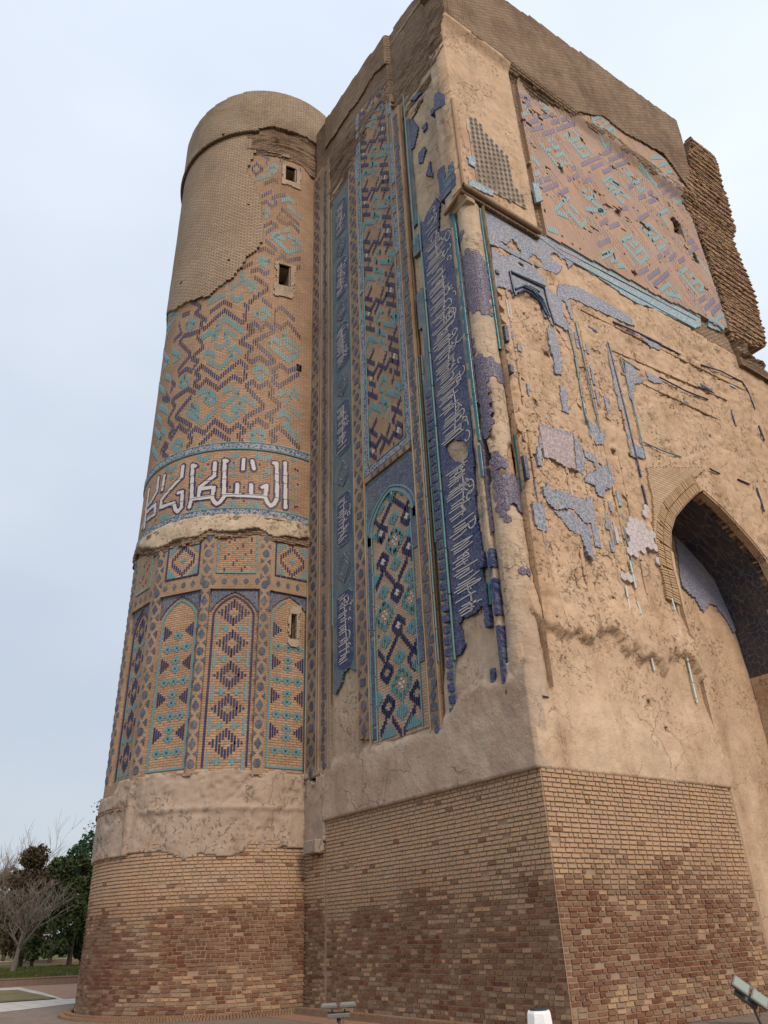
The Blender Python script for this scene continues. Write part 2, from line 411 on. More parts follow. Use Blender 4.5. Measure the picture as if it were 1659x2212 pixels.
def brickwall(name, c1, c2, mort, row=.085, wid=.24, stain=.5, stain_c=(.5, .42, .36, 1), bscale=1., ms=.011, rot=None):
    m = MB(name); v = m.uv
    w_ = N(m.t, 'ShaderNodeVectorMath', operation='ADD'); nn = N(m.t, 'ShaderNodeTexNoise', i_Scale=1.6, i_Detail=4.0); m.ln(v, nn.inputs['Vector'])
    sc = N(m.t, 'ShaderNodeVectorMath', operation='SCALE'); sc.inputs['Scale'].default_value = .035; m.ln(nn.outputs['Color'], sc.inputs[0]); m.ln(v, w_.inputs[0]); m.ln(sc.outputs[0], w_.inputs[1])
    v = w_.outputs[0]
    if rot is not None:
        mp_ = N(m.t, 'ShaderNodeMapping'); mp_.inputs['Rotation'].default_value = (0, 0, rot); m.ln(v, mp_.inputs['Vector']); v = mp_.outputs[0]
    b = N(m.t, 'ShaderNodeTexBrick'); b.offset = .5
    for k_, x in (('Color1', c1), ('Color2', c2), ('Mortar', mort)): b.inputs[k_].default_value = x
    b.inputs['Scale'].default_value = 1; b.inputs['Mortar Size'].default_value = ms; b.inputs['Mortar Smooth'].default_value = .3; b.inputs['Brick Width'].default_value = wid; b.inputs['Row Height'].default_value = row
    m.ln(v, b.inputs['Vector']); col = b.outputs['Color']
    col = m.mix(m.math('MULTIPLY', m.noise(12, 4, .6), .55), col, m.mix(1., col, g(.6), 'MULTIPLY'))
    s1 = m.ramp(m.noise(.5, 6, .62), [(.42, 0), (.68, 1)]); col = m.mix(m.math('MULTIPLY', s1, stain), col, m.mix(1., col, stain_c, 'MULTIPLY'))
    s2 = m.ramp(m.noise(2.2, 5, .6, sc=(1, 1, .3)), [(.5, 0), (.75, 1)]); col = m.mix(m.math('MULTIPLY', s2, stain*.7), col, m.mix(1., col, g(.6), 'MULTIPLY'))
    m.bump(m.math('SUBTRACT', 1., b.outputs['Fac']), .75, .03*bscale); m.bump(m.noise(20, 5, .65), .5, .02*bscale)
    return m.col(col)
def mosaic(name, base, line, alt, scale=9., amt=.8, rough=.55, fade=.35, fc=(.3, .25, .2, 1), thr=.1):
    m = MB(name, rough, .25)
    w_ = N(m.t, 'ShaderNodeVectorMath', operation='ADD'); nn = N(m.t, 'ShaderNodeTexNoise', i_Scale=scale*.7, i_Detail=2.0); m.ln(m.uv, nn.inputs['Vector'])
    sc = N(m.t, 'ShaderNodeVectorMath', operation='SCALE'); sc.inputs['Scale'].default_value = 1.6/scale; m.ln(nn.outputs['Color'], sc.inputs[0]); m.ln(m.uv, w_.inputs[0]); m.ln(sc.outputs[0], w_.inputs[1])
    e = m.vor(scale, vec=w_.outputs[0]); f = m.vor(scale*1.7, 'F1', vec=m.uv)
    col = m.mix(m.ramp(f, [(.18, 1), (.3, 0)]), base, alt); col = m.mix(m.math('MULTIPLY', m.ramp(e, [(thr*.5, 1), (thr, 0)]), amt), col, line)
    col = m.mix(m.math('MULTIPLY', m.ramp(m.noise(1.3, 6, .65), [(.4, 0), (.7, 1)]), fade), col, fc)
    m.bump(m.noise(10, 3), .25, .02)
    return m.col(col)
def glaze(name, c, var=.35, rough=.28, fade=.2):
    m = MB(name, rough, .5 if rough < .15 else .3); col = m.mix(m.math('MULTIPLY', m.noise(11, 5, .7), var*2.1), c, m.mix(1., c, g(.45), 'MULTIPLY'))
    col = m.mix(m.math('MULTIPLY', m.ramp(m.noise(2.1, 6, .7), [(.45, 0), (.7, 1)]), fade), col, (.33, .24, .17, 1)); m.bump(m.noise(14, 3), .4, .015)
    return m.col(col)
def plain(name, c, rough=.8, var=.3, sc=8, metal=0):
    m = MB(name, rough, .3); m.b.inputs['Metallic'].default_value = metal; m.bump(m.noise(sc*3, 4), .3, .01)
    return m.col(m.mix(m.math('MULTIPLY', m.noise(sc, 5, .6), var*1.5), c, m.mix(1., c, g(.5), 'MULTIPLY')))
M = {}
M['pl_side'] = plaster('ochre_clay_plaster', (.44, .290, .180, 1), (.56, .380, .245, 1), (.50, .350, .230, 1), .45, 1., low=((.49, .355, .24, 1), 8.0, 5.2))
M['pl_front'] = plaster('tan_clay_plaster', (.42, .305, .205, 1), (.52, .385, .265, 1), (.44, .34, .25, 1), .2, .3, low=((.40, .30, .22, 1), 7.4, 5.4))
M['pl_low'] = plaster('grey_brown_render', (.30, .235, .185, 1), (.37, .285, .22, 1), (.42, .35, .285, 1), 0, .1, .7)
M['pl_tower'] = plaster('pinkish_tower_render', (.33, .24, .18, 1), (.42, .31, .23, 1), (.38, .29, .22, 1), 0, .1, .5)
M['pl_ledge'] = plaster('pale_ledge_plaster', (.42, .315, .22, 1), (.54, .415, .29, 1), (.44, .34, .245, 1), .2, .5, 1.)
M['frame'] = plaster('window_surround_plaster', (.36, .27, .20, 1), (.42, .32, .23, 1), (.40, .31, .24, 1), 0, .1, .5)
M['bk_pale'] = brickwall('restored_pale_brick', (.52, .385, .26, 1), (.42, .30, .20, 1), (.20, .135, .10, 1), stain=.35, ms=.02)
M['bk_top'] = brickwall('sandy_parapet_brick', (.50, .375, .25, 1), (.37, .27, .18, 1), (.20, .14, .10, 1), stain=.6, ms=.022)
M['bk_field'] = brickwall('orange_ground_brick', (.49, .315, .20, 1), (.40, .245, .15, 1), (.25, .165, .11, 1), row=.07, stain=.45, ms=.010, bscale=.6)
M['bk_field2'] = brickwall('buff_ground_brick', (.54, .38, .26, 1), (.46, .31, .21, 1), (.30, .21, .15, 1), row=.07, stain=.35, ms=.010, bscale=.6)
M['bk_vault'] = brickwall('orange_vault_brick', (.50, .295, .175, 1), (.39, .275, .225, 1), (.36, .28, .25, 1), row=.16, wid=.55, stain=.3, ms=.014, bscale=.5, rot=.75)
M['bk_rough'] = brickwall('weathered_brown_brick', (.38, .26, .165, 1), (.26, .165, .105, 1), (.16, .105, .075, 1), stain=.8, ms=.018, bscale=2.)
M['bk_upper'] = brickwall('brown_ochre_brick', (.50, .355, .215, 1), (.34, .225, .145, 1), (.15, .095, .065, 1), stain=.75, stain_c=(.52, .43, .38, 1), ms=.024, bscale=1.4)
M['bk_frame'] = brickwall('brick_strip', (.44, .285, .175, 1), (.34, .21, .13, 1), (.38, .28, .20, 1), row=.06, wid=.12, stain=.6, ms=.012, bscale=.8)
M['bk_new'] = brickwall('new_arch_brick', (.54, .38, .24, 1), (.47, .32, .20, 1), (.32, .215, .14, 1), stain=.25, ms=.012)
M['mortar'] = plain('lime_mortar', (.34, .23, .155, 1), .95, .5, 3)
M['mortar_dark'] = plain('damp_mortar', (.33, .22, .145, 1), .95, .5, 3)
BR = [('brick_dark_red', (.20, .078, .044, 1)), ('brick_red_brown', (.255, .125, .072, 1)), ('brick_brown', (.30, .178, .108, 1)), ('brick_tan', (.52, .325, .20, 1)),
      ('brick_ochre', (.50, .33, .185, 1)), ('brick_pale', (.47, .325, .21, 1)), ('brick_grey', (.36, .245, .165, 1))]
BM = []
for nme, c in BR:
    m = MB(nme, .92, .15); col = m.mix(m.math('MULTIPLY', m.noise(6, 5, .65), .9), c, m.mix(1., c, g(.5), 'MULTIPLY'))
    col = m.mix(m.math('MULTIPLY', m.ramp(m.noise(1.1, 6, .65), [(.45, 0), (.7, 1)]), .35), col, (.30, .225, .165, 1))
    sx_ = N(m.t, 'ShaderNodeSeparateXYZ'); m.ln(m.pos, sx_.inputs[0])      # rising damp: darkest about a metre and a half up
    zz_ = m.math('ADD', sx_.outputs[2], m.math('MULTIPLY', m.math('SUBTRACT', m.noise(.7, 6, .65), .5), 3.0))
    dm = m.ramp(m.math('DIVIDE', zz_, 4.), [(.02, .35), (.25, 1), (.55, .9), (.72, 0)]); col = m.mix(m.math('MULTIPLY', dm, .5), col, m.mix(1., col, (.62, .50, .42, 1), 'MULTIPLY'))
    m.bump(m.noise(22, 5, .7), .7, .02); m.bump(m.noise(5, 4, .6), .5, .03); BM.append(m.col(col))
M['navy'] = glaze('navy_glazed_brick', (.018, .020, .085, 1), .4, .5, .10)
M['turq'] = glaze('turquoise_glazed_brick', (.125, .265, .28, 1), .35, .5, .14)
M['turq_pale'] = glaze('pale_turquoise_glazed_brick', (.27, .44, .45, 1), .3, .55, .12)
M['lilac'] = glaze('lilac_glazed_brick', (.25, .215, .30, 1), .3, .6, .2)
M['mauve'] = glaze('mauve_grey_brick', (.34, .235, .21, 1), .3, .7, .2)
M['teal'] = glaze('teal_glazed_rib', (.010, .13, .16, 1), .35, .2, .1)
M['ltblue'] = glaze('pale_blue_glazed_trim', (.15, .27, .30, 1), .35, .35, .3)
M['navytrim'] = glaze('dark_blue_glazed_trim', (.025, .04, .11, 1), .35, .2, .15)
M['white'] = glaze('white_glazed_brick', (.55, .50, .47, 1), .25, .55, .1)
M['glint'] = glaze('pale_green_glazed_rod', (.55, .62, .55, 1), .2, .12, .0)
M['mo_navy'] = mosaic('navy_mosaic', (.016, .022, .085, 1), (.17, .18, .23, 1), (.025, .07, .13, 1), 10, .45, fade=.15)
M['mo_dark'] = mosaic('dark_floral_mosaic', (.03, .045, .10, 1), (.22, .21, .20, 1), (.03, .11, .15, 1), 12, .55, fade=.3)
M['mo_green'] = mosaic('green_blue_mosaic', (.045, .09, .12, 1), (.20, .20, .18, 1), (.04, .05, .12, 1), 11, .5, fade=.4)
M['mo_border'] = mosaic('white_and_blue_border', (.03, .045, .11, 1), (.34, .34, .34, 1), (.06, .2, .25, 1), 9, .75, fade=.25, thr=.16)
M['mo_inlay'] = mosaic('blue_inlay_tile', (.030, .045, .085, 1), (.16, .15, .14, 1), (.03, .03, .08, 1), 14, .5, fade=.3)
M['mo_fade'] = mosaic('faded_blue_mosaic', (.15, .16, .205, 1), (.42, .40, .39, 1), (.14, .22, .26, 1), 9, .65, fade=.5, fc=(.29, .25, .25, 1))
M['mo_fade_t'] = mosaic('faded_turquoise_mosaic', (.17, .26, .30, 1), (.44, .46, .45, 1), (.12, .17, .25, 1), 8, .7, fade=.3)
M['mo_hex'] = mosaic('violet_navy_mosaic', (.035, .03, .085, 1), (.30, .25, .24, 1), (.08, .05, .09, 1), 22, .7, fade=.12)
M['mo_check'] = mosaic('mauve_checker_tile', (.30, .21, .21, 1), (.46, .41, .39, 1), (.20, .17, .22, 1), 7, .7, fade=.25)
M['mo_white'] = mosaic('pale_hexagonal_tile', (.42, .36, .36, 1), (.60, .55, .50, 1), (.34, .30, .36, 1), 10, .6, fade=.3)
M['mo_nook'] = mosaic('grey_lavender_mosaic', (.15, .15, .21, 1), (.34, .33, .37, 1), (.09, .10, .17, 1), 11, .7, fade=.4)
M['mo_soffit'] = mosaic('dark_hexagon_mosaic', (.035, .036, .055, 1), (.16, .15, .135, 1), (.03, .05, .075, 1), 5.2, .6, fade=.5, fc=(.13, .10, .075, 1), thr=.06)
M['lattice'] = mosaic('grid_tile', (.17, .13, .105, 1), (.40, .35, .28, 1), (.10, .07, .055, 1), 5, .3, fade=.2)
M['dark'] = plain('dark_interior', (.035, .025, .018, 1), 1, .3)
M['metal'] = plain('grey_painted_metal', (.16, .155, .14, 1), .5, .3, 20, .3)
M['lens'] = MB('lamp_glass', .45, .3).col((.22, .25, .21, 1))
M['blackm'] = plain('dark_metal', (.03, .03, .03, 1), .5, .2, 20)

# ------------------------------------------------------------------ things
tower = empty('corner_tower', 'round brick corner tower with turquoise and navy glazed brick patterns, left of the gate pier', 'tower', (CX, CY, 0))
pier = empty('gate_pier', 'massive ruined gate pier with tiled front and bare clay side wall holding an arched niche', 'gate pier', (-14, 14, 0))
stub = empty('torn_back_wall', 'dark torn brick end wall with ragged toothed edge behind the tiled vault, upper right', 'wall', (-10, 26, 0))

# openings
winT = [(5.07, 5.55, 29.62, 30.5), (4.95, 5.43, 23.5, 24.6), (5.89, 6.13, 9.45, 10.25), (5.80, 6.0, 19.6, 19.86)]
def rect(a): return lambda U, Z: (U > a[0]) & (U < a[1]) & (Z > a[2]) & (Z < a[3])
HOLES['PT'] = [rect(a) for a in winT]; HOLES['PF'] = [rect(winT[2])]
ARCH = [(16.75, -1)]+[(16.81,7.18),(16.71,8.29),(16.71,9.03),(16.7,9.64),(16.79,10.29),(16.98,10.83),(17.35,11.37),(18.06,11.99),(18.56,12.39),(19.12,12.78),(19.49,12.63),(19.9,12.45),(20.5,12.06),(21.18,11.58),(21.66,11.15)]+[(22.1, 9.8), (22.25, 8.0), (22.25, -1)]
VW = [(22.33,26.64),(22.54,26.84),(22.76,26.86),(22.98,26.7),(23.03,26.25),(23.06,25.88),(23.04,25.53),(22.85,25.89),(22.29,25.73),(22.38,26.08),(22.35,26.45)]
HOLES['PX'] = [lambda U, Z: inpoly(U, Z, ARCH), lambda U, Z: inpoly(U, Z, VW)]

PUT = [(13.26,15.41),(15.3,12.87),(16.05,12.99),(16.44,11.99),(18.94,14.2),(20.67,15.34),(17.31,18.1),(18.89,15.85)]+[(11.89,7.39),(14.59,5.91),(14.91,5.3),(12.08,6.56),(13.13,8.06),(14.0,8.31)]
PUT = [(u-r_, u+r_, z-r_, z+r_) for (u, z), r_ in zip(PUT, (.09, .1, .07, .06, .05, .05, .05, .06, .05, .07, .06, .05, .05, .05))]
HOLES['PX'] += [rect(a) for a in PUT]
PUTT = [(u-.07, u+.07, z-.07, z+.07) for u, z in [(3.02,24.65),(3.67,27.72),(0.69,24.66),(2.32,32.58)]]; HOLES['PT'] += [rect(a) for a in PUTT]
# ---- tower
sheet(tower, 'core_wall', PT, (-12.0, 7.2), (0, 34.9), .1, M['bk_rough'], lambda U, Z: -.06+.05*(fbm(U, Z, .8, 2)-.5)*np.where(Z > 29, 2.4, .6)-.3*((Z > 5) & (Z < 11.2)), smooth=False)
DEC = [(6.55, 16.12), (6.55, 30.7), (5.9, 30.95), (5.3, 31.0), (4.6, 31.1)]+[(3.8,31.22),(3.59,30.36),(3.52,29.75),(3.86,28.82),(4.08,28.46),(4.24,27.03),(4.29,25.65),(4.08,25.09),(3.73,24.75),(3.57,24.24),(3.22,23.71),(2.62,23.29),(2.38,23.0),(1.7,23.12)]+[(.3, 23.5), (-1.2, 24.6), (-2.5, 24.2), (-4, 24.6), (-4, 16.12)]
def not_dec(U, Z): return ~inpoly(U, Z, DEC, .05)
sheet(tower, 'restored_brick_wall', PT, (-12.0, 6.8), (22.0, 32.4), .1, M['bk_pale'], lambda U, Z: .09+.03*(fbm(U, Z, 1.5, 4)-.5), lambda U, Z: not_dec(U, Z) & ((Z < 31.2+.0*U) | (U < 3.6)) & (U < 5.2), back=-.12, smooth=False)
def top_band(U, Z): return (Z > 32.35+.35*sstep(3.2, 4.6, U)*(.6+fbm(U, Z, .5, 8))) & (Z < 34.75+.5*sstep(-2, 4, U)+.12*np.floor(3*vn(U*.35, U*0, 3)))
sheet(tower, 'parapet_band', PT, (-12.0, 7.2), (32.2, 35.6), .07, M['bk_top'], lambda U, Z: .17+.02*(fbm(U, Z, .7, 4)-.5), top_band, back=-.3)
trim(tower, 'thin_cornice', PT, [[(u, 32.36) for u in np.linspace(-9, 3.9, 60)]], .07, .17, M['bk_rough'])
sheet(tower, 'weathered_brickwork', PT, (3.4, 7.2), (30.2, 32.9), .07, M['bk_rough'], lambda U, Z: .05+.28*(fbm(U*.5, Z*2.4, .6, 12)-.45), lambda U, Z: (Z > 30.9+.5*(fbm(U, Z, .7, 3)-.5)-.35*sstep(5.9, 6.3, U)), back=-.1, jit=.3)
n = 60; a = np.linspace(0, 2*np.pi, n, endpoint=False)
V = np.vstack([np.stack([CX+3.9*np.cos(a), CY+3.9*np.sin(a), 34.75+0*a], 1), [[CX, CY, 34.9]]])
mobj('roof', mesh_np('roof', V, [[i, (i+1) % n, n] for i in range(n)], M['bk_top'], V[:, :2]), tower)
def fieldm(U, Z): return inpoly(U, Z, DEC, .04) & (U < 6.45)
sheet(tower, 'glazed_field', PT, (-5, 6.6), (16.1, 31.3), .1, M['bk_field'], .0, fieldm, back=-.12)
sheet(tower, 'script_field', PT, (-5, 6.6), (13.6, 15.85), .15, M['bk_field'], .0, back=-.12)
for z0, z1 in ((15.84, 16.14), (13.34, 13.62)):
    sheet(tower, 'border_ring', PT, (-5, 6.62), (z0+.05, z1-.05), .1, M['mo_border'], .03, back=-.1)
    trim(tower, 'border_rod', PT, [[(u, z) for u in np.linspace(-5, 6.5, 60)] for z in (z0+.02, z1-.02)], .03, .01, M['turq'])
sheet(tower, 'border_strip', PT, (6.44, 6.66), (13.4, 30.6), .06, M['mo_border'], .03, lambda U, Z: (Z < 15.9) | (fbm(U*.2, Z, 1.2, 5) > .40), back=-.1)
trim(tower, 'border_rod', PT, [[(6.43, 13.4), (6.43, 31)], [(6.68, 13.4), (6.68, 31)]], .022, .01, M['turq'], seg=2)

# navy outlines and turquoise motifs, traced on the tower surface
TN = [[(2.4,22.18),(2.99,22.58),(3.26,22.34)],[(1.21,23.42),(2.02,22.65),(1.74,22.47),(2.3,21.84),(1.99,21.81),(2.25,21.42),(3.02,22.13),(3.74,21.42),(3.91,21.67),(3.76,21.79)],[(3.73,22.36),(3.93,22.17),(3.81,21.85)],[(4.38,22.65),(4.74,22.36)],[(4.89,22.14),(5.13,22.4),(5.64,21.98)],[(4.97,22.0),(4.94,21.49),(5.18,21.38),(5.42,21.74),(5.89,21.21)],[(3.89,21.23),(4.2,21.43),(4.44,21.15),(4.61,21.48),(4.93,21.18),(4.2,20.52),(5.0,19.76),(4.73,19.59),(4.45,19.83),(4.15,19.57),(3.91,19.86),(4.17,20.22),(3.7,20.51),(4.17,21.06),(3.89,21.23)],[(2.08,21.42),(1.6,21.46),(1.24,21.59),(1.0,21.42),(1.78,20.39),(1.11,19.95),(1.22,19.72),(1.6,19.82),(1.87,19.59),(2.12,19.96),(1.8,20.21),(2.35,20.59),(1.94,21.18),(2.08,21.42)],[(2.01,19.42),(2.31,19.66),(3.02,18.9),(3.75,19.62),(4.03,19.34),(3.91,19.11),(4.05,18.94),(3.84,18.71),(3.56,18.95),(3.05,18.45),(2.53,18.96),(2.3,18.69),(2.0,18.96),(2.35,19.18),(2.01,19.42)],[(3.99,18.49),(4.24,18.72),(4.47,18.46),(4.77,18.73),(5.0,18.39),(4.79,18.23),(5.3,17.8),(4.74,17.25),(5.0,17.14),(4.8,16.83),(4.49,17.11),(4.25,16.77),(3.98,17.08),(4.72,17.68),(3.99,18.49)],[(1.79,18.82),(2.13,18.52),(1.29,17.81),(2.14,17.1),(1.95,16.9),(1.55,17.31),(1.23,16.92),(1.05,17.16),(1.37,17.29),(0.85,17.86),(1.22,18.29),(0.94,18.71),(1.36,18.73),(1.79,18.82)],[(0.77,19.68),(1.06,19.34),(0.77,19.21)],[(2.03,16.2),(2.26,16.49),(2.03,16.71),(2.31,16.94),(2.68,16.64),(3.01,17.1),(3.58,16.56),(3.82,16.87),(4.09,16.61),(3.81,16.35),(4.07,16.14)],[(2.54,16.16),(3.05,16.67),(3.65,16.15)],[(5.92,19.77),(5.48,19.43),(5.19,19.63),(4.93,19.28),(5.07,19.08),(4.9,18.87),(5.18,18.66),(5.93,19.48)],[(4.91,16.18),(5.16,16.43),(4.94,16.6),(5.23,16.92),(6.0,16.25)],[(0.6,16.58),(0.87,16.87),(1.06,16.68),(0.79,16.49),(1.14,16.17)],[(4.24,23.62),(4.68,23.29),(4.01,22.49),(4.06,22.36)],[(0.78,22.51),(1.06,21.82),(0.55,21.77)],[(0.99,22.77),(1.38,22.66)],[(0.49,19.26),(0.86,18.7),(0.16,19.28)]]
TN += [[(3.86,31.14),(4.39,30.72),(4.24,30.46)],[(3.65,30.05),(3.84,30.39),(4.11,30.05),(3.87,29.69),(3.65,30.05)],[(4.85,30.81),(5.02,30.44)],[(5.43,31.12),(5.74,30.98)],[(4.25,29.15),(4.63,29.5),(5.0,29.2)],[(4.13,28.32),(4.56,28.76)],[(4.15,27.88),(4.34,28.05),(4.59,27.81),(4.78,28.08),(4.58,28.35),(5.07,28.7)],[(4.35,26.62),(4.58,26.88),(4.83,26.73),(4.37,26.17)],[(4.81,27.15),(5.02,27.76),(5.79,27.15)],[(4.91,27.11),(5.22,26.94),(5.39,27.16),(5.8,26.73)],[(4.38,25.8),(4.87,25.37),(4.74,25.13),(4.4,25.33),(4.13,25.16)],[(4.85,24.76),(5.08,25.1),(5.33,24.92),(5.86,25.31)],[(5.58,24.61),(5.86,24.84)],[(3.62,24.24),(3.93,24.49)],[(3.9,24.04),(4.22,24.18),(4.46,23.96),(4.73,24.21),(4.87,23.98),(4.7,23.56)],[(4.1,23.73),(4.67,23.24),(4.1,22.73),(3.94,22.47)],[(4.42,22.57),(4.75,22.39)],[(5.62,30.19),(5.75,30.67)],[(5.58,29.09),(5.77,29.43)]]
TQ = [[(4.2,21.87),(4.45,22.16),(4.71,21.94),(4.47,21.64),(4.2,21.87)],[(4.22,19.12),(4.47,19.43),(4.75,19.18),(4.5,18.86),(4.22,19.12)],[(4.27,16.41),(4.51,16.66),(4.77,16.46),(4.53,16.17),(4.27,16.41)],[(1.28,22.11),(1.5,22.27),(1.8,21.89),(1.56,21.73),(1.28,22.11)],[(1.32,19.29),(1.55,19.47),(1.84,19.11),(1.62,18.95),(1.32,19.29)],[(1.32,16.54),(1.58,16.69),(1.85,16.39),(1.64,16.2),(1.32,16.54)],[(2.77,21.5),(3.06,21.68),(3.81,20.99)],[(2.79,21.31),(2.98,21.33)],[(2.23,21.03),(2.54,21.2),(2.81,20.94),(2.57,20.79)],[(2.75,20.53),(3.01,20.3),(3.32,20.6),(3.06,20.95),(3.24,21.1),(3.55,20.73)],[(3.31,20.13),(3.53,20.28),(3.77,20.03),(3.51,19.75),(3.31,20.01)],[(2.32,20.06),(2.51,20.3),(2.79,19.99)],[(2.55,19.82),(3.05,19.38),(3.51,19.87),(3.28,20.13)],[(2.27,18.42),(2.62,18.51),(3.08,18.0),(2.82,17.81),(2.55,18.11),(2.78,18.28)],[(2.38,17.78),(2.04,18.02),(1.85,17.77),(2.55,17.09),(3.07,17.52)],[(2.05,17.94),(2.42,17.39)],[(3.24,18.31),(3.5,18.45),(3.83,18.16),(3.29,17.7)],[(4.37,17.69),(4.01,17.99),(3.77,17.72),(4.04,17.5)],[(3.27,17.33),(3.55,17.04),(3.88,17.34),(3.6,17.57)],[(5.21,20.59),(4.92,20.81),(4.7,20.52),(5.47,19.9),(5.91,20.36)],[(5.43,21.27),(5.2,21.01),(5.9,20.66),(5.6,20.39),(5.35,20.69)],[(5.19,18.27),(5.41,18.5),(5.66,18.35),(5.43,18.0)],[(5.79,18.85),(5.65,18.57),(5.95,18.4)],[(5.13,17.38),(5.44,17.57),(5.68,17.31)],[(5.41,17.12),(5.99,16.62)],[(5.67,17.85),(5.97,17.58)],[(-0.45,24.55),(0.48,23.66)],[(-1.03,24.29),(0.55,23.26),(0.17,23.02)],[(-1.01,23.63),(0.05,22.98),(-0.52,22.7)],[(-1.02,22.45),(0.32,20.92),(-0.19,20.91)],[(0.55,21.27),(1.16,20.65),(0.76,20.64)],[(-0.0,18.98),(0.77,18.29)],[(-0.31,18.14),(0.54,17.25),(0.28,17.13)],[(0.45,17.69),(0.87,17.3)],[(-0.3,17.3),(0.43,16.51)],[(0.26,20.23),(0.64,19.87)],[(2.99,16.24),(3.09,16.15)],[(-1.03,20.72),(0.21,19.55)],[(-0.17,18.62),(0.35,18.07)]]
TQ += [[(4.36,30.13),(4.58,30.45),(4.81,30.25),(4.59,29.91),(4.36,30.13)],[(3.77,29.31),(4.47,29.76)],[(4.87,30.07),(4.93,29.78)],[(4.22,27.31),(4.36,27.55),(4.56,27.37),(4.38,27.12),(4.22,27.31)],[(4.15,24.63),(4.35,24.85),(4.62,24.67),(4.39,24.4),(4.15,24.63)],[(4.98,28.29),(5.28,28.53),(5.55,28.36)],[(5.24,28.03),(5.81,27.66)],[(4.94,26.34),(4.66,26.06),(5.31,25.39),(5.84,25.85)],[(4.7,26.14),(5.19,26.09)],[(5.13,26.55),(5.33,26.67)],[(5.29,26.34),(5.76,26.14),(5.45,26.02)],[(2.66,23.37),(3.0,23.5)],[(3.21,23.24),(3.74,23.72),(3.49,23.93)],[(2.3,22.72),(2.94,22.92)],[(3.23,22.83),(3.48,22.55),(3.69,22.78)],[(3.71,23.34),(3.91,23.46),(4.17,23.23),(3.91,23.0)],[(5.54,24.23),(5.8,24.22)],[(5.53,22.88),(5.63,22.74)]]
ok = lambda U, Z: fieldm(U, Z) & ~np.any([h(U, Z) | ((U > a[0]-.3) & (U < a[1]+.5) & (Z > a[2]-.7) & (Z < a[3]+.1)) for h, a in zip(HOLES['PT'][:2], winT[:2])], axis=0) & (vn(U*.9, Z*.9, 77) > .03)
dn = keep(dash(TN, .082, .05, .235), ok); dt = keep(dash(TQ, .082, .06, .29), ok)
# kufic script band
WS = [[(5.49,15.5),(5.55,13.8)],[(5.2,15.43),(5.26,14.09),(5.17,13.86),(5.05,13.76),(4.96,13.85),(4.86,14.07),(4.13,14.06),(3.56,14.1)],[(4.9,14.51),(4.87,14.07)],[(4.4,14.48),(4.42,14.1)],[(3.96,14.48),(3.97,14.11)],[(3.49,15.4),(3.56,14.02),(3.44,13.83),(3.35,13.78),(3.26,13.85),(3.16,14.06)],[(3.16,14.06),(2.81,14.07),(2.47,14.09)],[(3.2,14.41),(3.18,14.05)],[(3.2,14.41),(2.95,14.42),(2.71,14.42),(2.7,14.09)],[(3.17,15.35),(3.19,14.85),(2.93,14.65),(2.7,14.48)],[(2.36,15.42),(2.45,14.14),(2.4,13.81)],[(4.11,15.43),(4.11,15.05)],[(4.39,15.4),(4.46,15.1)],[(1.97,15.49),(1.97,15.07),(1.57,14.79),(1.09,14.48),(1.11,14.19),(1.46,14.16),(1.75,14.13),(1.85,13.86),(1.96,13.75),(2.09,13.87),(2.06,14.47)],[(1.1,15.43),(1.07,14.89)],[(0.74,15.5),(0.75,14.95),(0.44,14.71),(-0.04,14.65)],[(0.28,14.09),(0.8,14.07),(0.75,14.45),(0.18,14.42)],[(0.03,15.37),(0.02,14.79),(0.07,13.86)],[(5.11,15.41),(5.2,15.43)],[(3.57,15.39),(3.48,15.42)],[(2.47,15.35),(2.36,15.41)],[(1.89,14.48),(2.06,14.47)],[(4.76,14.42),(4.9,14.51)],[(-0.2,13.98),(0.06,14.18)]]
def wd(U, Z): return np.min([segdist(U, Z, s) for s in WS], axis=0)
sheet(tower, 'script_outline', PT, (-2, 6.5), (13.65, 15.85), .033, M['navy'], .008, lambda U, Z: (wd(U, Z) < .122) & ~((np.abs(U/.24-np.round(U/.24)) < .02)), back=-.02, holes=False)
sheet(tower, 'script_letters', PT, (-2, 6.5), (13.65, 15.85), .022, M['white'], .020, lambda U, Z: (wd(U, Z) < .062) & ~((np.abs(Z/.3-np.round(Z/.3)) < .02)), back=.0, holes=False)
chev = [[(2.52,13.61),(2.78,13.84),(3.11,13.55)],[(3.59,13.59),(3.88,13.81),(4.16,13.58)],[(4.23,13.58),(4.52,13.83),(4.8,13.59)],[(2.51,15.72),(2.76,15.52),(2.98,15.67)],[(3.63,15.64),(3.77,15.54),(3.94,15.65)],[(4.53,15.66),(4.79,15.49),(5.03,15.69)],[(1.16,15.74),(1.42,15.49),(1.69,15.66)],[(1.11,13.71),(1.36,13.81),(1.69,13.55)],[(5.68,13.51),(5.83,13.65),(5.98,13.55)],[(0.44,13.77),(0.63,13.62)]]
dt += dash(chev, .082, .06, .22)
for (u, z) in [(2.7,14.97),(3.8,14.85),(3.78,15.18),(4.25,14.84),(4.73,14.84),(2.79,15.18),(4.85,15.12),(4.95,15.01),(5.79,15.71),(5.81,15.04),(5.82,14.57),(5.83,14.17),(1.49,15.19)]:
    dt += [(u, z, .06, .2, -.01, .012, 0), (u-.08, z, .06, .08, -.01, .012, 0), (u+.08, z, .06, .08, -.01, .012, 0)]
for (u, z) in [(5.95,15.34),(5.97,14.8),(5.97,13.95),(5.89,13.92),(2.59,15.32),(2.93,15.34),(4.64,15.3),(3.79,15.3),(3.73,14.39),(4.18,14.39),(4.66,14.38),(4.2,13.87),(5.28,13.55),(2.15,13.58),(0.88,13.81),(5.86,15.37)]: dn.append((u, z, .06, .08, -.01, .012, 0))

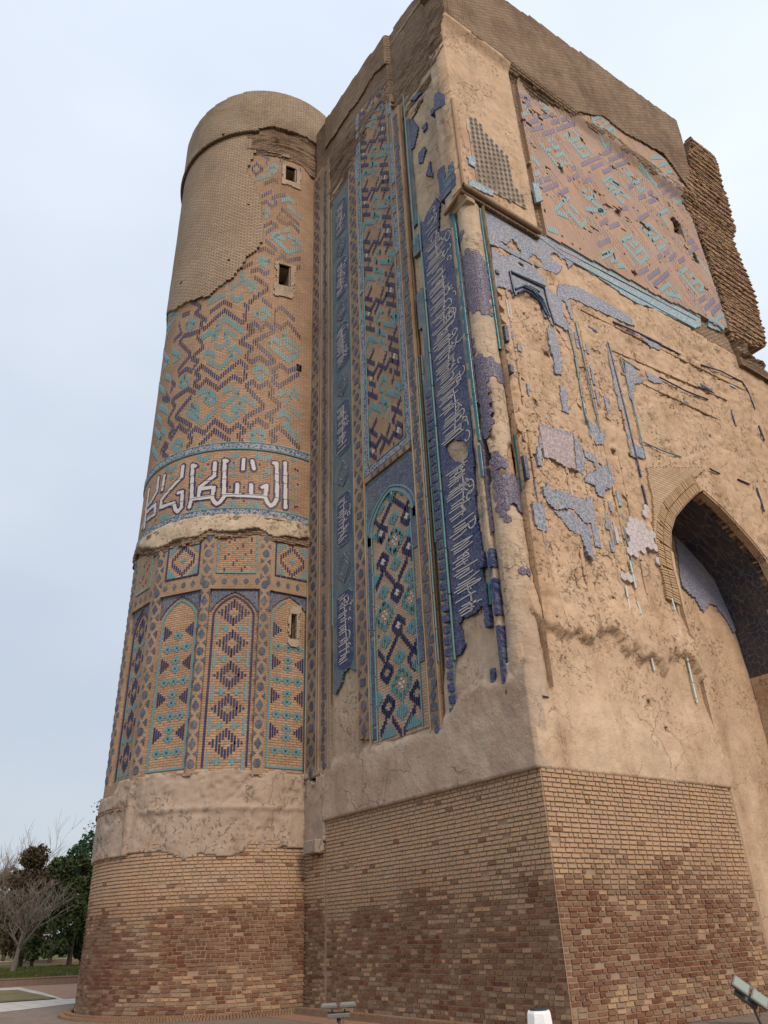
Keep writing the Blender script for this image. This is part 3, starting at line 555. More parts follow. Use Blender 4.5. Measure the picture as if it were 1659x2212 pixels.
# plaster ledge between script band and panel storey
LB = [(-0.32,13.28),(0.94,12.71),(1.36,12.57),(1.95,12.68),(2.85,12.62),(3.24,12.88),(3.54,12.7),(4.21,12.77),(4.68,12.93),(5.18,12.67),(5.64,12.73),(6.37,12.83)]
lbu = [-6]+[p[0] for p in LB]+[7.2]; lbz = [12.9]+[p[1] for p in LB]+[12.75]
def ledge_m(U, Z): return Z > np.interp(U, lbu, lbz)+.18*(fbm(U, Z, .35, 5)-.5)
sheet(tower, 'broken_ledge', PT, (-12, 6.75), (12.2, 13.38), .05, M['pl_ledge'], lambda U, Z: .05+.06*(1-sstep(12.9, 13.35, Z))+.10*(fbm(U, Z, .4, 6)-.5), ledge_m, back=-.15, jit=.25, smooth=True)
sheet(tower, 'rubble_joint', PT, (-12, 6.75), (12.1, 13.3), .06, M['bk_rough'], lambda U, Z: .0+.22*(fbm(U, Z, .3, 16)-.35), lambda U, Z: Z > np.interp(U, lbu, lbz)-.22+.25*(fbm(U, Z, .4, 15)-.5), back=-.15, jit=.3)
# panel storey
PAN = [(.55, 1.05), (2.35, 1.28), (4.10, 1.28), (5.86, 1.24), (-1.2, 1.1), (-3.0, 1.1)]
zpb = 5.62
def bot(U): return 5.45+.12*(fbm(U, U*0, .35, 4)-.5)*2-.35*sstep(.9, .4, U)
def archpan(U, Z, c, wd_, spr=10.05, apex=10.62, bottom=5.62):
    x = np.abs(U-c)/(wd_/2); t = np.clip((Z-spr)/(apex-spr), 0, 1)
    return (x < np.clip(1-t**1.8, 0, 1)**.78) & (Z > bottom) & (Z < apex)
def panelmask(U, Z):
    r = np.zeros(U.shape, bool)
    for c, wd_ in PAN:
        r |= ((np.abs(U-c) < wd_/2+.10) & (Z > 5.55) & (Z < 10.86))
    return r
sheet(tower, 'brick_frame', PF, (-5, 6.75), (4.9, 12.75), .05, M['bk_frame'], .03, lambda U, Z: ~panelmask(U, Z) & (Z > bot(U)) & ~((Z > 10.9) & (U > 1.3) & (U < 6.5) & False), back=-.16, jit=.1)
inl = []
for i, (c, wd_) in enumerate(PAN):
    sheet(tower, 'panel_field', PF, (c-wd_/2-.12, c+wd_/2+.12), (5.5, 10.9), .06, M['bk_field'], -.09, lambda U, Z: Z > bot(U), back=-.2)
    if i > 3: continue
    hw = wd_/2
    sheet(tower, 'spandrel', PF, (c-hw-.06, c+hw+.06), (9.85, 10.84), .03, M['mo_dark'], -.045, lambda U, Z, c=c, w_=wd_: ~archpan(U, Z, c, w_+.22, 9.95, 10.78) & ((np.abs(U-c) > w_*.35) | (Z > 10.3)) & ~((U > 5.9) & (Z < 10.3) & (U < 6.3)), back=-.1, holes=True)
    rimc = M['turq'] if i in (1, 3) else M['navy']
    t = np.linspace(0, 1, 14); zz = 10.0+t*.66; xx = (hw-.03)*np.clip(1-t**1.8, 0, 1)**.78
    zb = 5.68
    left = [(c-hw+.03, z) for z in np.linspace(zb, 10.0, 25)]+[(c-x, z) for x, z in zip(xx, zz)]
    right = [(2*c-u, z) for u, z in left]
    for s_ in (left, right):
        if i == 3: s_ = [p for p in s_ if not (5.75 < p[0] < 6.5 and p[1] > 9.3)]
        ribbons(tower, 'panel_rim', PF, [s_], .06, -.1, -.07, rimc, None)
    if i in (1, 3): ribbons(tower, 'panel_rim', PF, [[(c-hw+.03, 5.70), (c, 5.70), (c+hw-.03, 5.70)]], .06, -.1, -.07, rimc, None)
    P_ = []; T_ = []
    def nv(u, z, h=.22, w_=.06): P_.append((c+u, z, w_, h, -.1, -.075, 0))
    def tq(u, z, h=.22, w_=.07): T_.append((c+u, z, w_, h, -.1, -.075, 0))
    if i in (2, 0):
        sc = hw/.64
        for kk in range(5):
            z0 = 10.13-kk*.955+(-.05 if i == 0 else 0)
            for s_ in (-1, 1):
                for q in range(0, 4 if i == 2 else 3): 
                    zz_ = .29-.07*abs(q)
                    nv(s_*q*.085*sc+(.0 if q else 0), z0+zz_, .26); nv(s_*q*.085*sc, z0-zz_, .26)
                nv(s_*.36*sc, z0, .22); nv(s_*.45*sc, z0, .07)
                zt = z0-.48
                if i == 2 or True:
                    tq(s_*.22*sc, zt, .20, .09*sc); tq(s_*.22*sc-.08, zt, .07); tq(s_*.22*sc+.08, zt, .07); tq(s_*.38*sc, zt, .06); tq(s_*.49*sc, zt, .52, .07)
            T_.append((c, z0, .07, .05, -.1, -.075, 0))
    else:
        for kk in range(5):
            z0 = 9.15-kk*1.0
            if i == 3 and kk == 0: lim = (-1,)
            else: lim = (-1, 1)
            for (du, dz) in ((0, .38), (0, 0), (0, -.38), (-.34, 0), (.34, 0)):
                if i == 3 and z0+dz > 9.2 and du >= 0: continue
                if z0+dz < 5.85: continue
                for q in (-1, 0, 1): tq(du+q*.075, z0+dz, .27-.11*abs(q), .07)
                tq(du-.14, z0+dz, .06, .05); tq(du+.14, z0+dz, .06, .05)
                P_.append((c+du, z0+dz, .05, .06, -.08, -.068, 0))
            zt = z0+.52
            for s_ in lim:
                if zt < 5.9: continue
                for q in range(4): nv(s_*(.50-q*.075), zt, .44-.115*q, .055)
    dn2, dt2 = P_, T_
    pieces(tower, 'glazed_brick', PF, dn2+dt2, [M['navy'], M['turq']], [0]*len(dn2)+[1]*len(dt2), top=62)
# square panels above
for i, (c, wd_) in enumerate(PAN[:4]):
    z0, z1 = 11.35, 12.62; hw = wd_/2-.04
    zt = lambda U: np.interp(U, lbu, lbz)-.03
    sheet(tower, 'square_panel', PF, (c-hw, c+hw), (z0, z1), .06, M['bk_field'], .045, lambda U, Z: Z < zt(U), back=-.05)
    zm = (z0+z1)/2; P_ = []; T_ = []
    if i in (1, 3):
        for q in range(-5, 6):
            zz_ = .46*(1-abs(q)/6.0)
            for s_ in (-1, 1): P_.append((c+q*.078, zm-.05+s_*zz_, .05, .17, .03, .058, 0))
        for sx in (-1, 1):
            for sz in (-1, 1):
                for q in range(4): T_.append((c+sx*(hw-.1-q*.075), zm-.05+sz*(.53-.02-.0*q)-sz*(.05*(3-q)), .062, .12+.06*(3-q), .03, .058, 0))
        for q in (-1, 0, 1): T_.append((c+q*.06, zm-.05, .055, .2-.12*abs(q), .03, .058, 0))
    else:
        for a_ in range(-4, 5):
            for b_ in range(-5, 6):
                if (a_*3+b_*5+i) % 4 == 0 and abs(a_*.13) < hw-.1: (P_ if (a_+b_) % 3 else T_).append((c+a_*.13+.03*(b_ % 2), zm+b_*.105, .055, .06+.08*((a_*b_) % 2), .03, .058, 0))
    fr = (P_ if i in (1, 3) else T_)
    for s_ in (-1, 1):
        for k in range(6): fr.append((c+s_*(hw-.02), z0+.12+k*.2, .045, .185, .03, .062, 0))
    for k in range(6): fr.append((c-hw+.1+k*(2*hw-.2)/5, z0+.02, (2*hw)/6-.02, .05, .03, .062, 0))
    f = lambda p: p[1]+.08 < np.interp(p[0], lbu, lbz)
    P_ = [p for p in P_ if f(p)]; T_ = [p for p in T_ if f(p)]
    pieces(tower, 'glazed_brick', PF, P_+T_, [M['navy'], M['turq']], [0]*len(P_)+[1]*len(T_), top=12)
pieces(tower, 'glazed_brick', PT, dn+dt, [M['navy'], M['turq']], [0]*len(dn)+[1]*len(dt), top=0, single=False)
# blue inlays in the pilaster strips
def poly_plates(parent, name, P, items, mats, d0, d1, top=0):
    """items: (u, z, shape, size, matindex); diamonds, bow-tie wedges and rounds"""
    SH = {'d': [(0, -1), (.62, 0), (0, 1), (-.62, 0)], 'r': [(math.sin(k*math.pi/4)*.62, math.cos(k*math.pi/4)*.75) for k in range(8)][::-1],
          'l': [(-.9, -.55), (-.25, 0), (-.9, .55)], 'w': [(.9, -.55), (.9, .55), (.25, 0)], 'q': [(-.62, -.45), (.62, -.6), (.62, .45), (-.62, .6)]}
    V = []; Fc = []; MI = []; n = 0; ctr = []
    for (u, z, sh, s_, mi) in items:
        pts = np.array(SH[sh])*s_+[u, z]; k = len(pts)
        a_ = P(pts[:, 0], pts[:, 1], np.full(k, d1)); b_ = P(pts[:, 0], pts[:, 1], np.full(k, d0))
        ctr.append((np.linalg.norm(a_.mean(0)-CAMP), a_, b_, mi, pts))
    ctr.sort(key=lambda t: t[0])
    def emit(lst):
        me = bpy.data.meshes.new(name); vs = []; fs = []; mm = []; uv = []
        for _, a_, b_, mi, pts in lst:
            o_ = len(vs); k = len(a_); vs += a_.tolist()+b_.tolist(); fs.append(list(range(o_, o_+k))); mm.append(mi)
            for j in range(k): fs.append([o_+(j+1) % k, o_+j, o_+k+j, o_+k+(j+1) % k]); mm.append(mi)
            uv += pts.tolist()*2
        me.from_pydata(vs, [], fs); l = me.uv_layers.new(name='UVMap')
        for lp in me.loops: l.data[lp.index].uv = uv[lp.vertex_index]
        for m_ in mats: me.materials.append(m_)
        me.polygons.foreach_set('material_index', mm); return mobj(name, me, parent)
    for t in ctr[:top]: emit([t])
    if ctr[top:]: emit(ctr[top:])['kind'] = 'stuff'
items = []
for u in (-.25, 1.48, 3.22, 4.98):
    for k in range(27):
        z = 5.75+k*.262
        if z > np.interp(u, lbu, lbz)-.15: break
        if k % 2: items += [(u, z, 'l', .17, 0), (u, z, 'w', .17, 0)]
        else: items.append((u, z, 'd' if k % 4 else 'r', .17, 0))
for k in range(20):
    u = -.2+k*.33
    items.append((u, 11.1, 'd' if k % 2 else 'r', .12, 0))
poly_plates(tower, 'tile_inlay', PF, items, [M['mo_inlay']], .0, .045, 80)
# windows
for j, (a, d) in enumerate(zip(winT, (.02, .02, -.06, .0))):
    P = PF if j == 2 else PT
    fr = .12 if j < 3 else .0
    if j < 3:
        w_ = (.22, .22, .13)[j]; lo = (.32, .6, .3)[j]; hi = (.06, .12, .3)[j]
        sheet(tower, 'window_surround', P, (a[0]-w_*.6, a[1]+w_), (a[2]-lo, a[3]+hi), .05, M['frame'], lambda U, Z, d=d: d+.03+.03*(fbm(U, Z, .3, 9)-.5),
              lambda U, Z, a=a: ((fbm(U, Z, .35, 11)-.5)*.35+np.minimum(np.minimum(U-a[0]+w_*.55, a[1]+w_*.95-U), np.minimum(Z-a[2]+lo, a[3]+hi-Z)) > .02), back=-.12, jit=.2)
    recess(tower, 'window_opening', P, a[0], a[1], a[2], a[3], d+.03, d-.9, M['frame'] if j < 3 else M['dark'], M['dark'])
# render band above the base
PLB = [(-1.01,3.6),(1.36,3.62),(2.53,3.67),(3.23,3.43),(3.66,3.53),(4.37,3.43),(4.8,3.59),(5.16,3.48),(5.71,3.67),(6.62,3.61)]
def low_m(U, Z):
    zb_ = np.interp(U, [-12]+[p[0] for p in PLB]+[7.4], [3.58]+[p[1] for p in PLB]+[3.55])
    return (Z > zb_+.10*sstep(1.2, 1.8, U)*(fbm(U, Z, .3, 7)-.5))
sheet(tower, 'render_band', PT, (-12, 7.35), (3.1, 5.75), .05, M['pl_tower'], lambda U, Z: .08-.05*sstep(1.35, 1.6, U)+.10*(fbm(U, Z, .8, 31)-.5)+.025*(fbm(U, Z, .25, 32)-.5)-.04*sstep(.62, .66, fbm(U, Z, .5, 36))+.05*np.exp(-((Z-4.62)/.07)**2)*sstep(1.6, 1.9, U)+.04*np.exp(-((U-1.38)/.06)**2),
      lambda U, Z: low_m(U, Z) & (Z < bot(U)+.10), back=-.15, smooth=True)
sheet(tower, 'torn_tile_strip', PT, (-2.2, 1.35), (4.76, 4.86), .03, M['bk_rough'], .12, lambda U, Z: fbm(U, Z, .25, 55) > .42+.1*sstep(.3, 1.2, U), back=0)
# base bricks
def base_bricks(parent, P, u0, u1, z0, z1, colf, seed, edge=None, mask=None, d=0., top=300, L=.235, rowh=.086):
    r = random.Random(seed); pc = []; mi = []
    nr = int((z1-z0)/rowh)
    for k in range(nr):
        z = z0+(k+.5)*rowh; u = u0+(r.random() if True else 0)*L*.5*(k % 2)*1.0
        u = u0+(L*.5 if k % 2 else 0)-L*.5
        while u < u1:
            l = L*(1 if r.random() > .22 else .52)*(1+r.uniform(-.05, .05)); a0, a1 = max(u, u0), min(u+l, u1)
            if a1-a0 > .06:
                c = (a0+a1)/2; er = math.exp(-((z-1.0)/1.1)**2)
                if (mask is None or mask(c, z)) and r.random() > .004+.012*er:
                    m_ = colf(c, z, r)
                    pc.append((c, z+r.uniform(-.004, .004), a1-a0-.014-r.random()*.008, rowh-.014-r.random()*.006, d-.06, d-(.02*r.random() if (abs(c-u0) < .2 or abs(c-u1) < .2) and z < 2.6 else 0)+r.uniform(-.004, .009)+(r.uniform(-.012, .004) if er > .4 else 0), r.uniform(-.012, .012))); mi.append(m_)
            u += l
    pieces(parent, 'brick', P, pc, BM, mi, top=top, bev=.006)
def ff(x, y, s): return float(fbm(np.array([x]), np.array([y]), 1.3, s, 3)[0])
def colour(damp0, damp1, seed, warm=0):
    def f(u, z, r):
        n_ = ff(u*.8, z*1.4, seed); lvl = damp1+(n_-.5)*1.6
        if z > lvl:
            q = r.random(); return 1 if q < .025 else 4 if q < .14+warm*.5 else 5 if q < .24 else 3
        if z > damp0+(n_-.5)*1.0:
            q = r.random(); t = (ff(u*1.1, z*2, seed+5)-.5)*1.1
            edge_ = max(0, 1-(lvl-z)/.9)*.5
            q += edge_-t
            return 0 if q < .26 else 1 if q < .62 else 2 if q < 1.02 else 3 if q < 1.2 else (4 if r.random() < .5 else 5)
        q = r.random()+(ff(u*1.3, z*2.5, seed+8)-.5)*.8; return 0 if q < .10 else 1 if q < .34 else 2 if q < .66 else 6 if q < .86 else 3 if q < .95 else 4
    return f
sheet(tower, 'mortar_bed', PT, (-12, 7.3), (0, 3.95), .12, M['mortar'], -.024)
base_bricks(tower, PT, -5.0, 7.3, .02, 3.92, colour(.9, 2.6, 3), 3, mask=lambda u, z: True, top=300)
# soldier kerb at the foot
kb = [( (p+.5)*.075, 0, .06, .12, 0, 0, 0) for p in range(-70, 96)]
V = []; Q = []
def kerb(parent, pts_in, hgt, wdt, mat_, name='kerb_brick', nrm=None, top=120):
    vs = []
    for (x, y, ang) in pts_in: vs.append((x, y, ang))
    vs.sort(key=lambda t: math.hypot(t[0], t[1])); mesh = None
    for i, (x, y, ang) in enumerate(vs[:top]):
        if mesh is None:
            hw = .031; q = [(-hw, -wdt/2), (hw, -wdt/2), (hw, wdt/2), (-hw, wdt/2)]
            vv = np.array([(a_, b_, 0) for a_, b_ in q]+[(a_*.9, b_*.95, hgt) for a_, b_ in q]); mesh = mesh_np(name, vv, [[4, 5, 6, 7], [0, 1, 5, 4], [1, 2, 6, 5], [2, 3, 7, 6], [3, 0, 4, 7]], mat_, vv[:, :2])
        o = bpy.data.objects.new(name, mesh); link(o, parent); o.matrix_world = Matrix.Translation((x, y, random.uniform(-.006, .006))) @ Matrix.Rotation(ang, 4, 'Z'); o.matrix_parent_inverse = Matrix.Translation(-Vector(parent.location))
kp = [(CX+(RT+.30)*math.sin(p), CY-(RT+.30)*math.cos(p), p) for p in np.arange(-.9, 1.62, .018)]
kerb(tower, kp, .06, .16, BM[2], top=130)
kerb(tower, [(CX+(RT+.14)*math.sin(p), CY-(RT+.14)*math.cos(p), p) for p in np.arange(-.9, 1.62, .018)], .10, .16, BM[2], top=130)

# ------------------------------------------------------------------ gate pier, front
XL = -19.42
def fr_low(U): return 4.22+.04*(fbm(U, U*0, .5, 3)-.5)
def notch(U, Z): return (U > -11.08) & (Z > 6.4) & (Z < 19.9)
def topz(U): return np.interp(U, [-19.4, -18.3, -13.4, -13.35, -12.0, -10], [33.3, 33.3, 32.95, 33.15, 33.0, 33.1])
def f_depth(U, Z):
    d = .05*(fbm(U, Z, 1.2, 21)-.5)
    d = d+.08*sstep(5.75, 5.5, Z+.5*(fbm(U, Z, .6, 44)-.5)-.5*sstep(-13.6, -12, U))
    ch = sstep(-13.75, -13.65, U)*sstep(-11.25, -11.35, U)          # sunk channel of the inscription
    d = d+.05*(fbm(U, Z, .25, 29, 3)-.5)*sstep(-13.2, -12.9, U)-.07*sstep(-19.5, -19.4, U)*sstep(-13.1, -13.2, U)*sstep(5.3, 6.0, Z)*sstep(28, 27, Z)-.10*ch*sstep(6.2, 7.2, Z)*(1+.5*sstep(26, 29, Z))+.16*sstep(-11.35, -11.2, U)*sstep(20.0, 20.1, Z)
    return d
sheet(pier, 'bare_plaster', PY, (XL, -10.45), (4.2, 28.2), .07, M['pl_front'], f_depth, lambda U, Z: (Z > fr_low(U)) & ~notch(U, Z) & ((Z > 5.4) | (U > XL+1.05)), back=-.3, smooth=True, jit=.2)
sheet(pier, 'lower_render', PY, (XL, XL+1.12), (3.55, 5.6), .06, M['pl_tower'], lambda U, Z: .06+.08*(fbm(U, Z, .6, 91)-.5), lambda U, Z: (Z > 3.75+.1*(fbm(U, Z, .3, 3)-.5)) & (Z < 5.3+.3*(fbm(U, Z, .4, 44)-.5)), back=-.3, smooth=True)
boxes_obj(pier, 'stone_corbel', [(-19.0, -18.35, 10.52, 10.8, 3.45, 3.78)], M['pl_low'], .03)
def up_m(U, Z): return Z < topz(U)
def rough_b(U): return np.interp(U, [-19.4, -18.3, -17.8, -16.5, -16, -15.2, -14.2, -13.6, -12.8, -12.2, -11.3, -10.4], [30.6, 28.4, 26.9, 26.6, 27.6, 29.2, 29.2, 28.2, 26.2, 26.6, 27.0, 27.3])
sheet(pier, 'upper_brickwork', PY, (XL+.25, -10.45), (25.2, 33.4), .07, M['bk_rough'], lambda U, Z: .03+f_depth(U, Z)+.22*(fbm(U*.6, Z*2.0, .55, 17)-.5)*sstep(31.5, 29, Z), lambda U, Z: up_m(U, Z) & (Z > rough_b(U)+.5*(fbm(U, Z, .6, 18)-.5)), back=-.3, jit=.3)
sheet(pier, 'front_parapet', PY, (-18.35, -10.45), (29.5, 33.4), .08, M['bk_upper'], lambda U, Z: .10+f_depth(U, Z)*1.8+.04*(fbm(U, Z, .6, 13)-.5), lambda U, Z: up_m(U, Z) & (Z > 30.9+.7*(fbm(U, Z, .9, 28)-.5)+.5*sstep(-13, -15, U)), back=-.25)
def strip(name, u0, u1, z0, z1, mat, d, res=.06, mask=None, rag=.12, miss=0., seed=1, back=-.12):
    def m(U, Z):
        r = (Z > z0+rag*2*(fbm(U, Z, .3, seed)-.5)) & (Z < z1+rag*3*(fbm(U, Z, .4, seed+3)-.5))
        if miss: r &= vn(U*0+seed, Z/.55, seed+7) > miss
        if mask is not None: r &= mask(U, Z)
        return r
    return sheet(pier, name, PY, (u0, u1), (min(z0, z1)-.6 if callable(mask) and False else z0-.4, z1+.6), res, mat, d, m, back=back)
for (u0, u1, z0, z1) in ((-19.38, -18.06, 5.35, 30.4), (-16.6, -16.02, 5.9, 28.2), (-13.62, -13.2, 5.35, 27.8)):
    strip('brick_strip', u0, u1, z0, z1, M['bk_frame'], .05, seed=int(abs(u0)))
strip('brick_strip', -16.1, -13.55, 13.2, 13.42, M['bk_frame'], .05, rag=0)
for u in (-19.36, -18.74, -18.62, -18.08, -16.58, -16.04, -13.6, -13.22):
    trim(pier, 'brick_rib', PY, [[(u, 5.5), (u, 27.5)]], .022, .06, M['bk_frame'])
items = []; r = random.Random(5)
for (uc, s_, z0, z1, st) in ((-19.02, .20, 5.4, 30.2, 0), (-18.35, .15, 5.5, 29.8, 1), (-16.31, .20, 6.0, 28, 0), (-13.41, .17, 5.4, 27.6, 1)):
    z = z0+.1; k = 0
    while z < z1:
        if vn(np.array([uc*3]), np.array([z*1.2]), 9)[0] > .06:
            if s_ > .18 and k % 2: items += [(uc-.01, z, 'l', s_*1.05, 0), (uc+.01, z, 'w', s_*1.05, 0)]
            else: items.append((uc+(.04 if k % 4 == 0 else -.02)*st, z, ('d', 'r', 'q', 'r')[(k//2) % 4 if s_ > .18 else (k % 3)], s_, 0))
        z += s_*1.55; k += 1
for k in range(7): items.append((-15.6+k*.32, 13.31, 'q' if k % 2 else 'd', .10, 0))
poly_plates(pier, 'tile_inlay', PY, items, [M['mo_inlay']], .0, .068, 300)
trim(pier, 'turquoise_line', PY, [[(-18.0, 5.5), (-18.0, 27.5)], [(-17.86, 9.4), (-17.86, 27)]], .014, .055, M['turq'], seg=1.3)
trim(pier, 'turquoise_line', PY, [[(-16.62, 8.8), (-16.62, 27)], [(-13.16, 7), (-13.16, 16)]], .018, .05, M['turq'], seg=.8)
# cartouche band
CB = [(-18.01,7.44),(-17.77,7.42),(-17.53,7.57),(-17.33,7.89),(-17.06,7.96),(-16.69,7.76),(-16.52,7.43)]
def cb_m(U, Z): return (Z > np.interp(U, [-17.84]+[p[0] for p in CB]+[-16.6], [7.6]+[p[1] for p in CB]+[9.1])+.1*(fbm(U, Z, .2, 8)-.5)) & (Z < 27.6+(fbm(U, Z, .5, 3)-.5)*1.5)
sheet(pier, 'cartouche_border', PY, (-17.84, -16.62), (7.2, 28.6), .05, M['mo_green'], .02, cb_m, back=-.1)
ct = []; zc = 9.9; cart = []
star = []
for zc in (11.0, 14.25, 17.75, 21.1, 24.3):
    star.append(zc)
segs = [(8.0, 10.25), (11.75, 13.5), (15.0, 17.0), (18.5, 20.4), (21.8, 23.6), (25, 26.8)]
for z0, z1 in segs:
    pl = [(-17.62, z0+.15), (-17.45, z0), (-16.98, z0), (-16.8, z0+.15), (-16.8, z1-.15), (-16.98, z1), (-17.45, z1), (-17.62, z1-.15)]
    sheet(pier, 'inscription_cartouche', PY, (-17.7, -16.74), (z0-.1, z1+.1), .035, M['mo_navy'], .032, lambda U, Z, pl=pl: inpoly(U, Z, pl) & cb_m(U, Z+.0), back=.0)
    trim(pier, 'cartouche_rod', PY, [[p for p in pl+[pl[0]] if p[1] > 8.6]], .016, .03, M['turq'])
for zc in star:
    pts = [(-17.22+.40*math.sin(k*math.pi/3), zc+.48*math.cos(k*math.pi/3)) for k in range(7)]
    sheet(pier, 'star_medallion', PY, (-17.7, -16.74), (zc-.5, zc+.5), .035, M['mo_dark'], .034, lambda U, Z, pts=pts: inpoly(U, Z, pts[:6]), back=.0)
    trim(pier, 'cartouche_rod', PY, [pts, [(-17.22+.2*math.sin(k*math.pi/5), zc+.24*math.cos(k*math.pi/5)) for k in range(11)]], .016, .036, M['ltblue'])
def script_v(u0, u1, z0, z1, seed, dens=1., mask=None, curl=.35):
    """inscription written up a vertical band: tall letter stems lie across it, bowls crowd one side"""
    r = random.Random(seed); out_ = []; thin = []; W = u1-u0
    z = z0+.08
    while z < z1-.08:
        n_ = r.choice((1, 2, 3, 4)); 
        for k in range(n_):
            a_ = u0+W*r.uniform(.03, .22); b_ = u1-W*r.uniform(.18, .50); zz_ = z+k*.07
            if zz_ > z1-.05: break
            out_.append([(a_, zz_+r.uniform(-.01, .01)), ((a_+b_)/2, zz_+r.uniform(0, .03)), (b_, zz_+r.uniform(.0, .07))])
        z += n_*.07+r.uniform(.03, .13)
    for q in range(int((z1-z0)/(.17/dens))):
        cx, cz = u1-W*r.uniform(.05, .60), r.uniform(z0+.1, z1-.1); a0 = r.uniform(0, 6.3); rr = r.uniform(.05, .11)*W; ln_ = r.uniform(2.0, 5.0); el = r.uniform(.8, 1.5)
        out_.append([(cx+rr*math.cos(a0+t*ln_)*(1+.3*t), cz+rr*el*math.sin(a0+t*ln_)+t*.05) for t in np.linspace(0, 1, 10)])
    zz_ = z0+.3
    while zz_ < z1-1:                                # long sweeping strokes up the middle
        l_ = r.uniform(.9, 2.0); e = min(zz_+l_, z1-.1); ph = r.uniform(0, 6)
        out_.append([(u0+W*(.52+.07*math.sin(ph+t*3)), zz_+t*(e-zz_)) for t in np.linspace(0, 1, 10)]); zz_ = e+r.uniform(.4, 1.2)
    if mask is not None: out_ = [p for p in out_ if mask(np.array([q[0] for q in p]), np.array([q[1] for q in p])).all()]
    return out_
for i, (z0, z1) in enumerate(segs): ribbons(pier, 'inscription', PY, script_v(-17.6, -16.82, z0+.08, z1-.08, 40+i, .8, cb_m), .026, .03, .042, M['white'])
# upper kufic panel
PT_ = [(-16.33,28.61),(-16.15,30.21),(-15.7,30.71),(-15.06,30.62),(-14.44,30.45),(-13.95,29.88)]
UPP = [(-16.02, 13.42), (-13.64, 13.42), (-13.64, 29.0), (-14.4, 29.6)]+[p for p in PT_[::-1]]+[(-16.02, 26.5)]
upm = lambda U, Z: inpoly(U, Z, UPP, .12, 8)
sheet(pier, 'glazed_field', PY, (-16.05, -13.6), (13.4, 31), .09, M['bk_field'], .02, upm, back=-.1)
def frame_border(u0, u1, z0, z1, w_, d, m_, msk, name='border_strip'):
    f = lambda U, Z: ((U < u0+w_) | (U > u1-w_) | (Z < z0+w_) | (Z > z1-w_)) & msk(U, Z)
    sheet(pier, name, PY, (u0, u1), (z0, z1), .05, m_, d, f, back=0)
frame_border(-16.0, -13.66, 13.44, 30.9, .22, .045, M['mo_border'], lambda U, Z: upm(U, Z) & ((fbm(U*.1, Z, 1.2, 61) > .36) | (Z < 20)))
trim(pier, 'turquoise_line', PY, [[(-15.76, 29), (-15.76, 13.68), (-13.9, 13.68), (-13.9, 29)], [(-16.0, 28), (-16.0, 13.44), (-13.66, 13.44), (-13.66, 28)]], .02, .04, M['turq'], seg=1.1)
UN = [[(-14.49,20.49),(-14.02,19.99)],[(-14.04,20.55),(-14.2,20.4)],[(-14.33,20.2),(-14.44,20.09)],[(-14.52,20.06),(-14.02,19.55)],[(-14.49,19.58),(-14.01,19.1)],[(-14.37,19.8),(-14.39,19.54)],[(-14.07,19.54),(-14.09,19.28)],[(-14.12,19.09),(-14.17,19.01)],[(-14.51,19.2),(-14.01,18.69)],[(-14.28,18.85),(-14.48,18.65)],[(-15.33,20.56),(-15.54,20.37)],[(-15.83,20.55),(-15.31,20.01)],[(-15.68,20.23),(-15.72,20.08)],[(-15.83,20.09),(-15.34,19.59)],[(-15.78,19.65),(-15.27,19.12)],[(-15.42,19.17),(-15.48,18.99)],[(-15.81,19.2),(-15.26,18.66)],[(-15.65,18.85),(-15.79,18.65)],[(-15.7,19.88),(-15.76,19.69)],[(-15.36,19.61),(-15.44,19.44)],[(-14.64,19.96),(-14.85,19.69)],[(-15.14,19.89),(-14.68,19.36)],[(-14.49,19.57),(-14.66,19.44)],[(-15.14,19.79),(-15.34,19.67)],[(-14.96,19.53),(-15.17,19.35)]]
UT = [[(-14.73,19.07),(-14.78,18.86)],[(-14.88,19.19),(-14.69,18.96)],[(-14.88,19.19),(-15.09,18.98)],[(-15.12,19.01),(-14.94,18.69),(-14.92,18.34)],[(-15.08,18.46),(-14.64,18.02)],[(-14.79,18.14),(-14.84,17.91)],[(-14.88,17.97),(-14.99,17.72)],[(-14.64,17.76),(-14.72,17.49)],[(-14.54,18.35),(-14.19,18.03)],[(-14.72,18.54),(-14.54,18.33)],[(-14.19,18.06),(-14.02,18.28)],[(-14.27,18.5),(-13.95,18.2)],[(-14.27,18.46),(-14.32,18.25)],[(-15.58,18.55),(-15.09,18.09)],[(-15.55,18.52),(-15.77,18.27)],[(-15.39,18.3),(-15.5,18.07)]]
per = 2.72
def rep(sts, k0, k1): return [[(u, z+k*per) for u, z in pl] for k in range(k0, k1) for pl in sts]
inn = lambda U, Z: (U > -15.72) & (U < -13.93) & (Z > 13.75) & (Z < 30.5) & upm(U, Z) & (vn(U, Z*.8, 35) > .04)
un = keep(dash(rep(UN, -3, 5), .074, .05, .2), inn); ut = keep(dash(rep(UT, -3, 5), .074, .058, .25), inn)
uw = []
for k in range(-3, 5):
    for (u, z) in ((-15.55, 19.55), (-14.26, 19.57)): uw += [(u, z+k*per, .05, .2, -.01, .034, 0), (u-.05, z+k*per-.02, .05, .07, -.01, .034, 0), (u+.05, z+k*per+.02, .05, .07, -.01, .034, 0)]
uw = keep(uw, inn)
up = lambda lst: [(a_[0], a_[1], a_[2], a_[3], 0, .036, 0) for a_ in lst]
pieces(pier, 'glazed_brick', PY, up(un)+up(ut)+uw, [M['navy'], M['turq'], M['white']], [0]*len(un)+[1]*len(ut)+[2]*len(uw), single=False)
